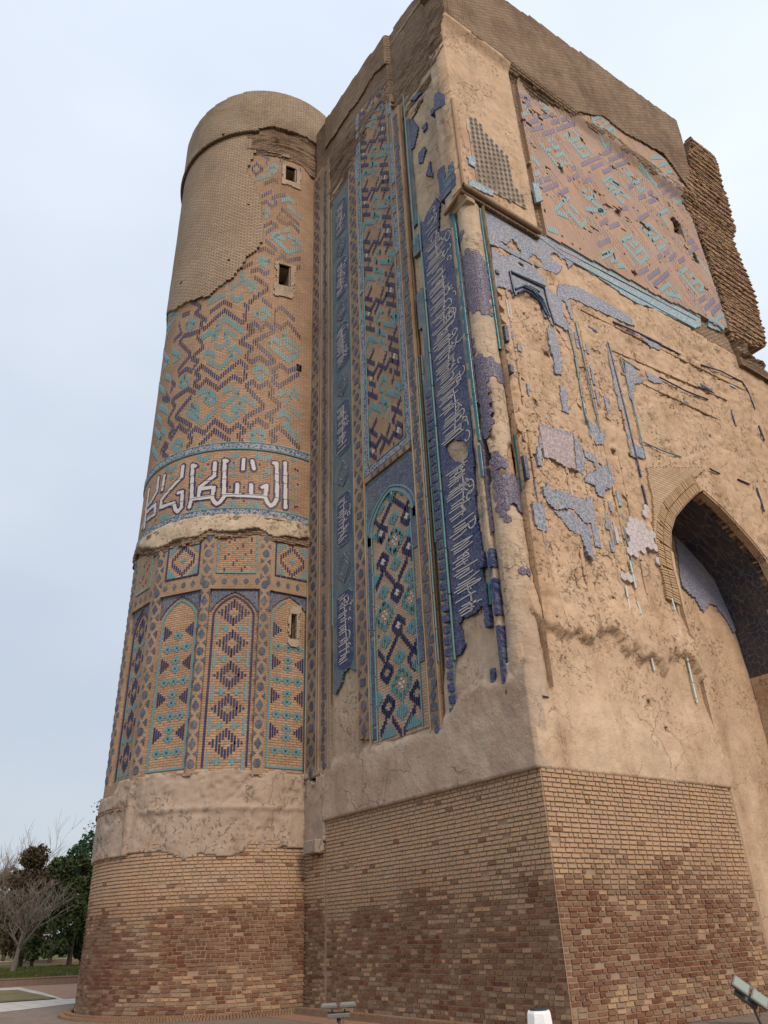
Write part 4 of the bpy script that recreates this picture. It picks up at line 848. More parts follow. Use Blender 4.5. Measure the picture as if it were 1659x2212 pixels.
# arched panel
AP = lambda U, Z: (U > -15.98) & (U < -13.66) & (Z > 5.62) & (Z < 13.08)
def arch_in(U, Z):
    x = np.abs(U+14.8)/1.0; t = np.clip((Z-11.35)/1.05, 0, 1); return (x < np.clip(1-t**1.9, 0, 1)**.75) & (Z > 5.6)
sheet(pier, 'arch_panel_field', PY, (-15.98, -13.66), (5.55, 13.1), .09, M['bk_field2'], .0, lambda U, Z: Z > 5.62+.25*(fbm(U, Z, .5, 2)-.5)+0*U, back=-.12)
sheet(pier, 'spandrel', PY, (-15.98, -13.66), (11.1, 13.08), .04, M['mo_dark'], .03, lambda U, Z: ~arch_in(U, Z) & AP(U, Z), back=0)
t = np.linspace(0, 1, 16); az_ = 11.35+1.05*t; ax_ = 1.0*np.clip(1-t**1.9, 0, 1)**.75
ribbons(pier, 'arch_rim', PY, [[(-14.8-x, z) for x, z in zip(ax_, az_)], [(-14.8+x, z) for x, z in zip(ax_, az_)]], .09, .0, .05, M['turq'], None)
ribbons(pier, 'arch_rim', PY, [[(-14.8-x*1.12, z*1.0+.12) for x, z in zip(ax_, az_)], [(-14.8+x*1.12, z+.12) for x, z in zip(ax_, az_)]], .045, .0, .05, M['ltblue'], None)
sheet(pier, 'border_strip', PY, (-15.98, -15.78), (5.8, 11.4), .05, M['mo_dark'], .03, lambda U, Z: (fbm(U*.1, Z, .9, 71) > .40) | (Z > 8.5), back=0)
sheet(pier, 'border_strip', PY, (-13.90, -13.70), (7.2, 11.4), .05, M['mo_dark'], .03, lambda U, Z: vn(U*0+2, Z*1.1, 71) > .12, back=0)
trim(pier, 'turquoise_line', PY, [[(-15.76, 5.7), (-15.76, 11.4)], [(-13.92, 5.7), (-13.92, 11.4)], [(-15.99, 5.8), (-15.99, 13.1), (-13.66, 13.1), (-13.66, 8)]], .02, .03, M['turq'], seg=.9)
LN = []; LTQ = []; LW = []
def ring(u, z, a_, b_): return [(u-a_, z), (u, z+b_), (u+a_, z), (u, z-b_), (u-a_, z)]
for (u, z) in [(-14.71,12.34),(-14.1,11.26),(-15.3,11.27),(-14.08,10.36),(-15.27,10.39),(-14.69,9.29)]+[(-14.7,8.4),(-14.13,7.37),(-15.28,7.33),(-14.08,6.52),(-15.27,6.48)]:
    LN.append(ring(u, z, .26, .23))
    if z > 7.9: LW += [(u, z, .055, .19, 0, .03, 0), (u-.06, z-.01, .05, .07, 0, .03, 0), (u+.06, z+.01, .05, .07, 0, .03, 0)]
LN += [[(-14.68,12.06),(-14.11,11.5)],[(-14.76,12.03),(-15.28,11.56)],[(-15.63,11.85),(-15.37,11.53)],[(-13.83,11.85),(-14.1,11.56)],[(-14.05,10.08),(-13.79,9.75)],[(-14.14,10.07),(-14.63,9.6)],[(-15.26,10.15),(-14.76,9.57)],[(-15.33,10.07),(-15.62,9.76)]]
LN += [[(-14.63,8.15),(-14.18,7.63)],[(-14.76,8.14),(-15.23,7.67)],[(-15.6,7.94),(-15.34,7.64)],[(-13.79,7.94),(-14.08,7.64)],[(-14.04,6.29),(-13.8,5.92)],[(-14.12,6.24),(-14.68,5.73)],[(-14.79,5.74),(-15.24,6.29)],[(-15.31,6.25),(-15.6,5.9)]]
def solid(u, z, a_, b_, msk=None):
    o_ = []
    for q in range(-3, 4):
        h_ = 2*b_*(1-abs(q)/4.2); o_.append((u+q*a_/3.3, z, .052, h_, 0, .028, 0))
    return o_
tqs = []
for (u, z) in [(-14.12,12.08),(-15.32,12.08),(-14.7,11.48),(-14.7,10.12),(-14.11,9.54),(-15.29,9.52)]+[(-14.11,8.17),(-15.29,8.16),(-14.7,7.58),(-14.69,6.24)]:
    tqs += solid(u, z, .24, .21); LN.append([(u, z), (u, z)]); LW.append(None)
LW = [w_ for w_ in LW if w_]
for (u, z) in [(-14.7,10.79),(-14.09,8.93),(-15.28,8.86)]+[(-14.67,6.91)]:
    for s_ in (0, .07): LTQ.append(ring(u, z, .42-s_, .38-s_))
    for (a_, b_) in ((0, .1), (0, -.1), (.08, 0), (-.08, 0)): LW.append((u+a_, z+b_, .045, .06, 0, .03, 0))
inn2 = lambda U, Z: (U > -15.74) & (U < -13.94) & arch_in(U, Z) & (Z > 5.75)
dots = keep([(u, z, .04, .07, 0, .032, 0) for (u, z) in [(-14.12,12.08),(-15.32,12.08),(-14.7,11.48),(-14.7,10.12),(-14.11,9.54),(-15.29,9.52)]+[(-14.11,8.17),(-15.29,8.16),(-14.7,7.58),(-15.58,8.38)]], inn2)
half = []
for (u, z, s_) in [(-15.72, 10.0, 1), (-13.96, 10.75, -1), (-15.72, 6.75, 1), (-13.96, 7.2, -1)]:
    for q in range(4): half.append((u+s_*q*.07, z, .062, .42*(1-q/4.2), 0, .028, 0))
for (u, z) in [(-15.3, 5.72), (-14.3, 5.75)]:
    for q in range(-4, 5): hh = .34*(1-abs(q)/5); half.append((u+q*.07, z+hh/2, .062, hh, 0, .028, 0))
for (u, z) in [(-14.75, 12.28), (-15.5, 11.4)]:
    for q in range(-3, 4): hh = .3*(1-abs(q)/4.2); half.append((u+q*.07, z-hh/2, .062, hh, 0, .028, 0))
ln_ = keep(dash([p for p in LN if p[0] != p[1]], .074, .044, .19), inn2); lt_ = keep(dash(LTQ, .074, .044, .19), inn2)
lt_ = [(a_[0], a_[1], a_[2], a_[3], 0, .028, 0) for a_ in lt_]; ln_ = [(a_[0], a_[1], a_[2], a_[3], 0, .028, 0) for a_ in ln_]
tq_all = lt_+keep(tqs, inn2)+keep(half, lambda U, Z: (Z > 5.6) & AP(U, Z))
pieces(pier, 'glazed_brick', PY, ln_+dots+tq_all+keep(LW, inn2), [M['navy'], M['turq'], M['white']], [0]*(len(ln_)+len(dots))+[1]*len(tq_all)+[2]*len(keep(LW, inn2)), top=300)
# green tile strip and the great inscription
strip('tile_strip', -13.0, -12.68, 5.7, 20.6, M['mo_green'], .03, .05, lambda U, Z: (vn(U*0+1, Z*.62, 31) > .18) & ((U > -12.84) | (vn(U*0+4, Z*.5, 33) > .52)), seed=13)
items = [(-12.8, 6.0+k*.27, 'q', .17, 0) for k in range(34)]
poly_plates(pier, 'tile_block', PY, [(u, z-.5, a_, b_, c_) for u, z, a_, b_, c_ in items], [M['mo_navy']], -.06, .055, 40)
trim(pier, 'turquoise_line', PY, [[(-12.64, 6.9), (-12.64, 21.5)], [(-13.0, 10), (-13.0, 16)]], .028, .0, M['turq'], seg=1.6)
trim(pier, 'dark_groove_rod', PY, [[(-13.14, 6.3), (-13.14, 22)]], .02, -.02, M['bk_rough'], seg=2)
IB = [(-12.68,7.04),(-12.48,6.96),(-12.33,7.11),(-12.34,7.42),(-12.44,7.67),(-12.29,7.8),(-11.98,7.8),(-11.72,7.78),(-11.58,7.88),(-11.48,8.05),(-11.47,8.66),(-11.42,9.51),(-11.47,9.92)]
IT = [(-11.83,19.89),(-11.65,20.98),(-11.79,21.37),(-12.0,21.24),(-12.27,21.16),(-12.42,20.97),(-12.85,21.29)]
IPOLY = [(-12.6, 7.7)]+IB+[(-11.25, 14), (-11.28, 19.5)]+IT+[(-12.6, 19.9)]
HOL = [(-12.33,12.52),(-12.08,12.56),(-11.7,12.29),(-11.54,11.93),(-11.6,11.74),(-11.84,11.66),(-12.11,11.89),(-12.31,12.19)]
HOL2 = [(-11.65,18.32),(-11.41,17.99),(-11.39,17.34),(-11.47,15.96),(-11.43,15.51),(-11.59,15.52),(-11.61,16.4),(-11.64,17.54)]
ins_m = lambda U, Z: inpoly(U, Z, IPOLY, .05, 6) & ~inpoly(U, Z, HOL, .05)
sheet(pier, 'inscription_band', PY, (-12.62, -11.2), (6.5, 21.5), .045, M['mo_navy'], -.03, ins_m, back=-.2)
ribbons(pier, 'inscription', PY, script_v(-12.55, -11.3, 7.0, 21.2, 77, 1.35, ins_m), .026, -.03, -.015, M['white'])
ptc = [[(-12.9,26.49),(-12.55,26.19),(-12.33,25.49),(-12.61,24.82),(-12.89,24.89),(-12.94,25.56)],[(-12.6,27.39),(-12.16,27.25),(-12.04,27.01),(-12.4,27.06)],[(-12.44,24.23),(-12.16,24.29),(-12.05,23.97),(-12.29,23.61),(-12.45,23.79)],[(-12.16,22.89),(-11.92,23.3),(-11.84,22.42)],[(-12.13,25.25),(-11.92,25.26),(-11.91,24.98),(-12.09,24.94)]]
sheet(pier, 'inscription_patch', PY, (-13.4, -11.2), (20.5, 29), .05, M['mo_navy'], -.04, lambda U, Z: inany(U, Z, ptc, .05), back=-.3)
strip('tile_strip', -13.0, -12.78, 20.3, 26.5, M['mo_green'], -.02, .05, lambda U, Z: vn(U*0+1, Z*.5, 38) > .45, seed=15)
trim(pier, 'turquoise_line', PY, [[(-12.9, 20.3), (-12.9, 28)]], .022, .03, M['turq'], seg=1.0)
ptc = [[(-11.39,21.86),(-11.28,21.98),(-11.04,21.89),(-11.09,21.3),(-10.95,21.2),(-10.89,21.66),(-10.65,21.62),(-10.62,20.56),(-11.33,20.54),(-11.39,20.82)],[(-11.52,25.15),(-11.2,24.95),(-11.14,25.48),(-10.89,25.35),(-10.68,24.93),(-10.7,24.44),(-11.22,24.78),(-11.49,24.73)]]
sheet(pier, 'corner_tile_patch', PY, (-11.4, -10.2), (19.8, 28), .04, M['mo_navy'], .19, lambda U, Z: inany(U, Z, ptc, .04), back=0.)
ribbons(pier, 'inscription', PY, script_v(-11.25, -10.5, 20.2, 22.4, 91, 1.5, lambda U, Z: inany(U, Z, ptc[:1])), .035, .19, .2, M['ltblue'])
# edge strips beside the column
strip('edge_mosaic', -11.26, -11.14, 8.2, 20.2, M['mo_green'], .0, .04, lambda U, Z: (vn(U*0+1, Z*.6, 51) > .35) | (Z > 12), seed=17)
strip('edge_mosaic', -11.50, -11.36, 5.4, 9.2, M['mo_navy'], .05, .04, lambda U, Z: (vn(U*0+1, Z*2.6, 52) > .3), seed=18)
strip('edge_mosaic', -11.16, -11.04, 5.2, 9.0, M['mo_navy'], .07, .04, lambda U, Z: (vn(U*0+1, Z*2.6, 53) > .3), seed=19)
RIB = [[(-11.08, 11.9), (-11.08, 19.9)], [(-11.1, 10.9), (-11.1, 11.8)], [(-11.3, 7.75), (-11.28, 8.3)]]
trim(pier, 'teal_rib', PY, RIB, .06, -.02, M['teal'], seg=1.4, gap=.02)
strip('edge_mosaic', -11.04, -10.98, 9.4, 20.0, M['mo_hex'], .0, .03, lambda U, Z: (vn(U*0+1, Z*.8, 54) > .25), seed=20)
# engaged corner column
sheet(pier, 'corner_column', PK, (-.75, 1.15), (5.6, 20.0), .05, M['pl_front'], lambda U, Z: -.01+.03*(fbm(U, Z, .5, 3)-.5)-.13*sstep(.46, .62, fbm(U*1.5, Z, 1.0, 23))*sstep(13.6, 12.5, Z)*sstep(9.6, 10.5, Z)+.05*sstep(7.5, 6, Z), smooth=True)
def kpoly(pts):
    return [(max(-.6, min(.9, (p[0]+10.95)*1.25)), p[1]) for p in pts]
KP = [[(-10.99,18.14),(-10.69,17.97),(-10.39,17.41),(-10.46,15.68),(-10.76,15.71),(-11.14,16.07),(-11.15,17.41),(-11.06,17.67)],[(-11.08,14.24),(-10.94,14.38),(-10.37,13.97),(-10.23,13.45),(-10.41,13.38),(-10.78,13.54),(-10.74,13.05),(-10.78,12.23),(-10.87,11.76),(-11.08,11.84),(-11.08,13.0),(-11.1,13.71)],[(-10.91,11.49),(-10.65,11.13),(-10.63,10.92),(-10.85,10.87),(-10.82,10.73),(-10.47,10.67),(-10.28,10.33),(-10.25,9.63),(-10.5,9.9),(-10.69,9.95),(-10.65,9.55),(-10.84,9.63),(-10.93,10.35),(-10.96,11.18)],[(-11.23,15.36),(-10.97,15.05),(-10.94,14.43),(-11.15,14.58)]]
KP += [[(-11.2,19.17),(-10.99,18.97),(-10.84,18.62),(-11.1,18.56),(-11.26,18.66)], [(-10.93,18.15),(-10.68,17.97),(-10.5,17.36),(-10.53,16.77),(-11.15,17.31),(-11.15,17.76),(-10.8,17.53),(-10.97,17.89)], [(-10.69,8.46),(-10.49,8.48),(-10.32,8.27),(-10.41,8.17),(-10.62,8.26)]]
KM = [kpoly(p) for p in KP]
# hexagonal tiles on the column
hexs = []
def hexes(P, u0, u1, z0, z1, R_, msk, d0, d1, gap=.97):
    out_ = []; dz = R_*1.5; k = 0; z = z0
    while z < z1:
        u = u0+(R_*math.sqrt(3)/2 if k % 2 else 0)
        while u < u1:
            if msk(np.array([u]), np.array([z]))[0]: out_.append((u, z, R_*gap))
            u += R_*math.sqrt(3)
        z += dz; k += 1
    return out_
def hex_objs(parent, name, P, lst, mat_, d0, d1, top=300):
    V = []; Fc = []
    lst = sorted(lst, key=lambda t: t[1])
    def one(t):
        u, z, R_ = t; a_ = np.arange(6)*np.pi/3+np.pi/6; cu = np.r_[u, u+R_*np.cos(a_)]; cz = np.r_[z, z+R_*np.sin(a_)]
        f_ = P(cu, cz, np.full(7, d1)); b_ = P(cu[1:], cz[1:], np.full(6, d0)); return np.vstack([f_, b_]), np.stack([np.r_[cu, cu[1:]], np.r_[cz, cz[1:]]], 1)
    T = [[0, 1+i, 1+(i+1) % 6] for i in range(6)]; Qd = [[1+(i+1) % 6, 1+i, 7+i, 7+(i+1) % 6] for i in range(6)]
    def emit(ts):
        me = bpy.data.meshes.new(name); vs = []; fs = []; uv = []
        for t in ts:
            v, q = one(t); o_ = len(vs); vs += v.tolist(); uv += q.tolist(); fs += [[o_+i for i in f] for f in T+Qd]
        me.from_pydata(vs, [], fs); l = me.uv_layers.new(name='UVMap')
        for lp in me.loops: l.data[lp.index].uv = uv[lp.vertex_index]
        me.materials.append(mat_); return mobj(name, me, parent)
    for t in lst[:top]: emit([t])
    if lst[top:]: emit(lst[top:])['kind'] = 'stuff'
hex_objs(pier, 'hexagonal_tile', PK, hexes(PK, -.55, 1.1, 7.2, 19.9, .105, lambda U, Z: inany(U, Z, KM, .06), 0, 0), M['mo_hex'], -.02, .016)
hex_objs(pier, 'plaster_hexagon', PK, hexes(PK, -.55, 1.1, 6.8, 19.6, .165, lambda U, Z: (fbm(U*2, Z, .8, 7) > .5) & ~inany(U, Z, KM, .0) & ~((Z > 9.6) & (Z < 13.6) & (fbm(U*1.5, Z, 1.0, 23) > .47)), 0, 0, ), M['pl_front'], -.02, .001, 0)
sheet(pier, 'notch_wall', PX, (11.0, 11.5), (5.8, 20.2), .07, M['pl_side'], lambda U, Z: -.21+.05*(fbm(U, Z, .4, 3)-.5), jit=.2)
sheet(pier, 'notch_wall', PY, (-11.12, -10.4), (5.8, 20.2), .1, M['pl_side'], lambda U, Z: -.62+0*U)

# ------------------------------------------------------------------ gate pier, side wall (ochre clay, faces the passage)
def sd(U, Z):
    hi_ = sstep(6.2, 8., Z); d = .09*(fbm(U, Z, .9, 41)-.5)+(.02+.05*hi_)*(fbm(U, Z, .24, 42, 3)-.5)-.05*hi_*sstep(.60, .66, fbm(U, Z, .28, 47, 3))*sstep(.4, .55, fbm(U, Z, 1.4, 48))
    up_ = sstep(7.2, 8.6, Z+.8*(fbm(U, Z, 1.3, 43)-.5)); d = d-.14*up_
    d = d+.10*up_*sstep(9.5, 8.2, Z)*(fbm(U, Z, .5, 44)-.3)
    zl = 7.0+1.5*(fbm(U, U*0, .9, 49)-.5)+.5*(fbm(U, U*0+3, .2, 50)-.5); zl = zl+(U > 16.9)*-9.; d = d-.13*sstep(4.9, 6.3, Z)*(1-sstep(zl, zl+.10, Z))+.05*sstep(zl-.02, zl+.1, Z)*sstep(zl+1.5, zl+.2, Z)
    for (a_, b_, z0, z1, dd) in ((11.55, 11.75, 6.6, 19.0, -.12), (13.35, 13.62, 5.9, 12.5, -.09), (14.6, 14.75, 7, 16, -.04), (12.1, 12.2, 8, 15, -.03)):
        d = d+dd*sstep(a_-.05, a_+.03, U)*sstep(b_+.05, b_-.03, U)*sstep(z0, z0+1.2, Z)*sstep(z1+.3, z1, Z)
    return d
sheet(pier, 'clay_plaster', PX, (11.12, 11.46), (6.3, 10.2), .05, M['pl_side'], lambda U, Z: sd(U, Z)-.02, back=-.5, smooth=True)
sheet(pier, 'clay_plaster', PX, (11.42, 26.7), (4.2, 20.3), .07, M['pl_side'], sd, lambda U, Z: (Z > 4.22+.05*(fbm(U, Z, .3, 3)-.5)), back=-.5, smooth=True, jit=.2, snap=ARCH)
sheet(pier, 'clay_plaster', PX, (10.8, 11.5), (4.2, 6.9), .06, M['pl_side'], lambda U, Z: sd(U, Z)+.0, lambda U, Z: (Z < 6.7+.3*(fbm(U, Z, .5, 3)-.5)), back=-.5, smooth=True)
boxu = lambda U, Z: (U < 13.68)
def vaultpoly(): return [(14.21,28.3),(14.08,25.81),(14.06,23.61),(14.15,21.65),(14.15,20.52),(16.51,20.73),(19.64,20.99),(22.4,21.37),(23.75,21.35),(24.05,21.59),(24.59,23.97),(24.68,26.88),(24.39,29.04),(23.79,29.65),(22.76,30.6),(21.34,30.25),(20.01,29.93),(18.84,30.01),(17.73,29.24),(16.96,28.72),(15.86,28.53),(14.88,28.17),(14.44,28.5),(14.13,28.71)]
VP = vaultpoly()
vm = lambda U, Z: inpoly(U, Z, VP, .08, 12)
def sdu(U, Z): return -.12+.14*sstep(28.2, 28.9, Z)+.05*(fbm(U, Z, .8, 61)-.5)
def topx(U): return np.interp(U, [10.8, 13, 15, 15.05, 18, 18.05, 21, 24, 24.9], [33.0, 32.6, 32.8, 32.95, 33.2, 33.35, 33.6, 34.0, 34.1])
sheet(pier, 'passage_parapet', PX, (10.8, 24.6), (26.5, 34.4), .08, M['bk_upper'], lambda U, Z: sdu(U, Z)+.0, lambda U, Z: (Z < topx(U)) & (~vm(U, Z)) & (Z > 28.7+.25*(fbm(U, Z, .6, 3)-.5)), back=-.4)
sheet(pier, 'vault_brickwork', PX, (13.7, 24.3), (20.2, 29.2), .09, M['bk_upper'], lambda U, Z: sdu(U, Z)-.06+.12*(fbm(U, Z*2, .5, 63)-.5), lambda U, Z: (Z > 20.3), back=-.4)
sheet(pier, 'vault_tilework', PX, (13.9, 24.2), (20.3, 30.4), .09, M['bk_vault'], lambda U, Z: -.05+.012*(fbm(U, Z, .9, 66)-.5)+0*U, lambda U, Z: vm(U, Z) & (fbm(U, Z*1.6, .6, 67) < .74), back=-.25)
# projecting frame block
sheet(pier, 'plastered_block', PX, (10.62, 13.68), (20.25, 28.9), .07, M['pl_side'], lambda U, Z: .03+.03*(fbm(U, Z, .7, 9)-.5), back=-.4, smooth=True)
trim(pier, 'brick_cornice', PX, [[(10.62, 20.28), (13.72, 20.28)]], .10, .06, M['bk_frame'])
trim(pier, 'brick_cornice', PX, [[(10.62, 20.12), (13.72, 20.12)]], .07, -.03, M['bk_rough'])
trim(pier, 'brick_cornice', PX, [[(10.66, 20.3), (10.66, 24.4)]], .05, .05, M['bk_frame'])
trim(pier, 'brick_cornice', PY, [[(-11.3, 19.98), (-10.4, 20.2)]], .06, .14, M['bk_frame'])
LT = [(11.16,23.86),(11.72,24.11),(11.99,23.63),(12.47,23.52),(12.78,23.25),(12.83,22.52),(12.91,21.92),(13.26,21.52),(13.31,21.05),(11.27,20.77),(11.24,22.2)]
sheet(pier, 'grid_panel', PX, (10.6, 13.7), (20.3, 27), .05, M['pl_ledge'], .06, lambda U, Z: inpoly(U, Z, LT, .06), back=0)
gt = []
for i in range(14):
    for j in range(26):
        u = 10.95+j*.0+i*.2; z = 20.75+j*.225+(i % 2)*.11
        if inpoly(np.array([u]), np.array([z]), LT, .03)[0]: gt.append((u, z, .105))
def discs(parent, name, P, lst, mat_, d0, d1, k=8):
    V = []; Q = []; n_ = 0
    for u, z, R_ in lst:
        a_ = np.arange(k)*2*np.pi/k
        for RR, dd in ((R_, d1), (R_*.55, d1+.0), (R_*.5, d0)):
            V.append(P(u+RR*.8*np.cos(a_), z+RR*np.sin(a_), np.full(k, dd)))
        for q in (0, 1): Q += [[n_+q*k+i_, n_+q*k+(i_+1) % k, n_+(q+1)*k+(i_+1) % k, n_+(q+1)*k+i_] for i_ in range(k)]
        n_ += 3*k
    V = np.vstack(V); return mobj(name, mesh_np(name, V, Q, mat_, V[:, 1:]), parent)
discs(pier, 'grid_rings', PX, gt, M['lattice'], .03, .085)['kind'] = 'stuff'
discs(pier, 'grid_rings', PX, [(u, z, R_*.45) for u, z, R_ in gt], M['bk_rough'], .05, .075)['kind'] = 'stuff'
for q in ([(460, 930), (490, 935), (510, 1020), (480, 1030)], [(130, 800), (170, 805), (175, 860), (140, 835)], [(140, 920), (185, 930), (260, 975), (262, 1000), (180, 970), (135, 950)], [(500, 1100), (540, 1150), (545, 1190), (515, 1160)]):
    pass
PTCH = [[(13.8,22.64),(14.1,22.8),(14.13,22.01),(13.81,21.7)],[(10.97,21.81),(11.3,22.01),(11.28,21.49),(11.01,21.52)],[(10.92,20.7),(11.28,20.87),(11.86,20.88),(11.85,20.65),(11.2,20.51),(10.85,20.44)]]
sheet(pier, 'tile_patch', PX, (10.6, 14.2), (20.3, 26), .05, M['mo_fade_t'], .08, lambda U, Z: inany(U, Z, PTCH, .03), back=0)
# vault kufic
VL = [[(14.11,26.05),(15.08,27.07)],[(15.69,27.37),(16.77,28.5)],[(15.96,27.2),(17.15,28.51)],[(15.01,26.17),(15.79,27.02)],[(14.42,25.96),(15.19,26.73)],[(15.32,27.42),(16.02,28.16)],[(16.97,25.96),(18.37,27.47)],[(18.5,27.69),(19.26,28.52)],[(17.57,26.21),(18.49,27.2)],[(18.97,27.72),(20.03,28.8)],[(18.31,26.52),(19.05,27.3)],[(14.21,23.05),(14.95,23.81)],[(14.45,22.85),(15.33,23.77)],[(15.16,23.11),(15.84,23.85)],[(15.93,24.4),(16.7,25.24)],[(16.78,24.87),(17.39,25.48)],[(14.09,27.69),(14.71,27.98)],[(14.25,27.67),(14.54,27.8)],[(14.43,27.35),(14.76,27.73)],[(16.32,25.26),(16.59,25.53)]]
VL += [[(18.25,26.53),(19.0,27.24)],[(19.3,27.61),(20.2,28.52)],[(19.75,26.63),(20.13,27.06)],[(22.07,28.32),(22.77,28.97)],[(22.86,28.25),(23.79,29.15)],[(22.31,28.08),(23.24,29.03)],[(20.27,26.39),(20.9,26.96)],[(21.14,27.22),(21.51,27.58)],[(21.01,26.67),(21.84,27.45)],[(19.81,24.84),(20.76,25.85)],[(18.73,24.7),(19.3,25.21)],[(17.78,23.17),(18.49,23.84)],[(16.85,21.73),(17.64,22.5)],[(17.26,23.01),(17.81,23.61)],[(20.47,23.26),(21.48,24.22)],[(21.2,23.56),(21.85,24.25)],[(22.93,24.95),(23.89,25.9)],[(23.13,25.63),(23.7,26.12)],[(18.81,21.51),(19.56,22.18)],[(19.37,21.58),(20.33,22.54)],[(19.63,21.4),(20.93,22.75)],[(21.93,23.89),(22.47,24.39)],[(22.76,21.87),(23.8,22.89)],[(23.07,21.73),(24.15,22.81)],[(22.5,22.11),(23.13,22.66)]]
VT = [[(18.06,29.19),(18.71,29.93),(18.85,29.55),(19.28,30.02)],[(18.12,29.13),(18.38,28.92),(18.7,29.26)],[(18.38,28.92),(18.84,28.4),(19.06,28.65)],[(18.8,29.04),(19.43,29.75),(19.53,29.23),(19.18,29.13)],[(16.34,27.12),(16.67,27.5)],[(16.37,27.13),(17.18,26.58),(17.65,27.09)],[(16.64,27.04),(17.2,27.62)],[(16.79,26.77),(17.36,27.34)],[(16.63,27.49),(16.78,27.37)],[(17.02,27.96),(17.87,27.3)],[(14.79,25.51),(15.54,24.81),(15.81,25.15),(15.71,25.29)],[(15.04,25.29),(15.34,25.6)],[(15.24,25.98),(15.59,26.36)],[(15.32,26.04),(15.59,25.85),(15.81,26.11)],[(15.52,25.35),(16.0,25.89),(16.24,25.54),(15.95,25.31)],[(15.43,28.01),(15.78,28.29)],[(15.27,28.26),(15.36,28.17)],[(14.05,26.45),(14.37,26.84)],[(14.34,27.24),(14.56,26.95)],[(14.16,24.31),(14.5,24.11)],[(14.19,23.44),(14.41,23.67)],[(18.11,25.88),(18.78,26.57)],[(18.18,25.85),(18.42,25.64),(18.69,25.95)],[(18.57,26.36),(19.16,26.39)],[(18.61,25.51),(19.15,26.07)],[(16.6,24.24),(16.87,24.49)],[(16.62,24.18),(16.82,24.0),(17.37,24.51)],[(17.09,24.68),(17.25,24.47)],[(15.36,22.97),(15.71,23.28)]]
VT += [[(14.89,22.23),(15.53,23.05),(15.96,22.85)],[(14.95,22.09),(15.44,22.21)],[(15.51,22.55),(16.09,22.15),(16.46,22.68)],[(16.56,23.34),(17.26,23.7),(17.57,23.7)],[(17.04,24.07),(17.72,23.91)],[(14.27,20.91),(14.73,21.02)],[(16.79,21.07),(17.58,21.83),(17.67,21.4)]]
VT += [[(18.11,25.88),(18.84,26.64)],[(18.18,25.88),(18.36,25.55),(18.78,25.98)],[(18.49,26.2),(19.11,26.3),(18.86,26.17)],[(18.63,25.5),(18.99,25.28),(19.12,25.42)],[(18.96,25.87),(19.54,25.89)],[(18.74,25.58),(19.26,26.07)],[(19.76,27.7),(20.55,26.96),(21.05,27.54)],[(19.98,27.61),(20.36,27.85)],[(20.22,27.2),(20.8,27.78)],[(20.91,28.69),(22.02,28.34)],[(21.74,29.67),(22.65,30.29)],[(21.72,29.44),(22.23,28.83),(22.57,29.2)],[(22.22,29.45),(22.95,30.18),(23.13,29.71),(22.79,29.52)],[(21.5,26.26),(22.29,27.05)],[(21.6,26.26),(21.91,25.92)],[(23.19,28.08),(23.79,28.67),(23.85,28.14)],[(19.86,24.53),(20.71,23.84),(21.2,24.37)],[(19.9,24.51),(20.52,25.08)],[(20.23,24.34),(20.61,24.68)],[(20.41,24.13),(20.9,24.59)],[(20.43,25.12),(21.51,24.6)],[(18.23,22.73),(19.04,23.53)],[(18.36,22.73),(19.13,22.14),(19.36,22.44)],[(19.01,22.63),(19.47,23.1),(19.8,22.87),(19.45,22.58)],[(19.01,23.25),(19.15,23.12),(19.33,23.32)],[(18.5,23.07),(19.0,22.9)],[(16.77,21.22),(17.41,21.78),(17.66,21.53),(17.3,21.2)],[(17.11,21.61),(17.41,21.46)],[(17.63,21.18),(18.04,21.43),(18.16,21.27)],[(21.64,23.09),(22.41,23.82)],[(21.74,23.08),(22.6,22.51)],[(22.46,23.37),(22.73,23.68)],[(22.49,23.04),(22.96,23.45),(23.27,23.22),(22.83,22.85)],[(19.97,21.3),(20.68,22.02),(20.96,21.72)],[(20.26,21.34),(20.96,21.59),(21.26,21.61)],[(23.52,25.05),(23.96,24.38)],[(22.84,21.41),(23.32,21.56),(23.72,21.38)],[(23.49,21.74),(24.02,22.24),(24.08,21.73)],[(17.36,23.76),(17.91,24.16)],[(17.33,23.6),(17.85,24.12)]]
vk = lambda U, Z: vm(U, Z) & ~inpoly(U, Z, VW, 0) & (fbm(U, Z*1.6, .6, 67) < .72)
vl = keep(dash(VL, .085, .06, .25), vk); vt = keep(dash(VT, .085, .06, .25), vk)
upv = lambda l_: [(a_[0], a_[1], a_[2], a_[3], -.08, -.038, 0) for a_ in l_]
fl = []; r = random.Random(44)
for k in range(-10, 46):
    q0 = 13.9+k*.33; seg_ = [(q0+t_*.5-3.5, 29.8-t_*.46+.0) for t_ in range(0, 26)]
    for a_, b_ in zip(seg_, seg_[1:]):
        if ff(a_[0]*1.6, a_[1]*1.6, 21) > .47 and r.random() > .12: fl += dash([[a_, b_]], .085, .042, .11)
big = np.array([(a_[0], a_[1]) for a_ in vl+vt])
fl = [p for p in keep(fl, vk) if np.abs(big-np.array(p[:2])).sum(1).min() > .16]
fm = [3 if (int(p[0]*7)+int(p[1]*3)) % 5 else 1 for p in fl]
pieces(pier, 'glazed_brick', PX, [(a_[0], a_[1], a_[2], a_[3], -.08, -.040, 0) for a_ in fl], [M['lilac'], M['turq_pale'], M['lilac'], M['mauve']], fm, single=False)
pieces(pier, 'glazed_brick', PX, upv(vl)+upv(vt), [M['lilac'], M['turq_pale']], [0]*len(vl)+[1]*len(vt), single=False)
recess(pier, 'small_window', PX, 22.0, 23.4, 23.5, 26.5, -.3, -1.2, M['pl_side'], M['dark'])
sheet(pier, 'small_window_reveal', PX, (21.9, 23.5), (23.5, 26.6), .1, M['pl_ledge'], lambda U, Z: -.28-.6*sstep(21.9, 22.9, U)) if False else None
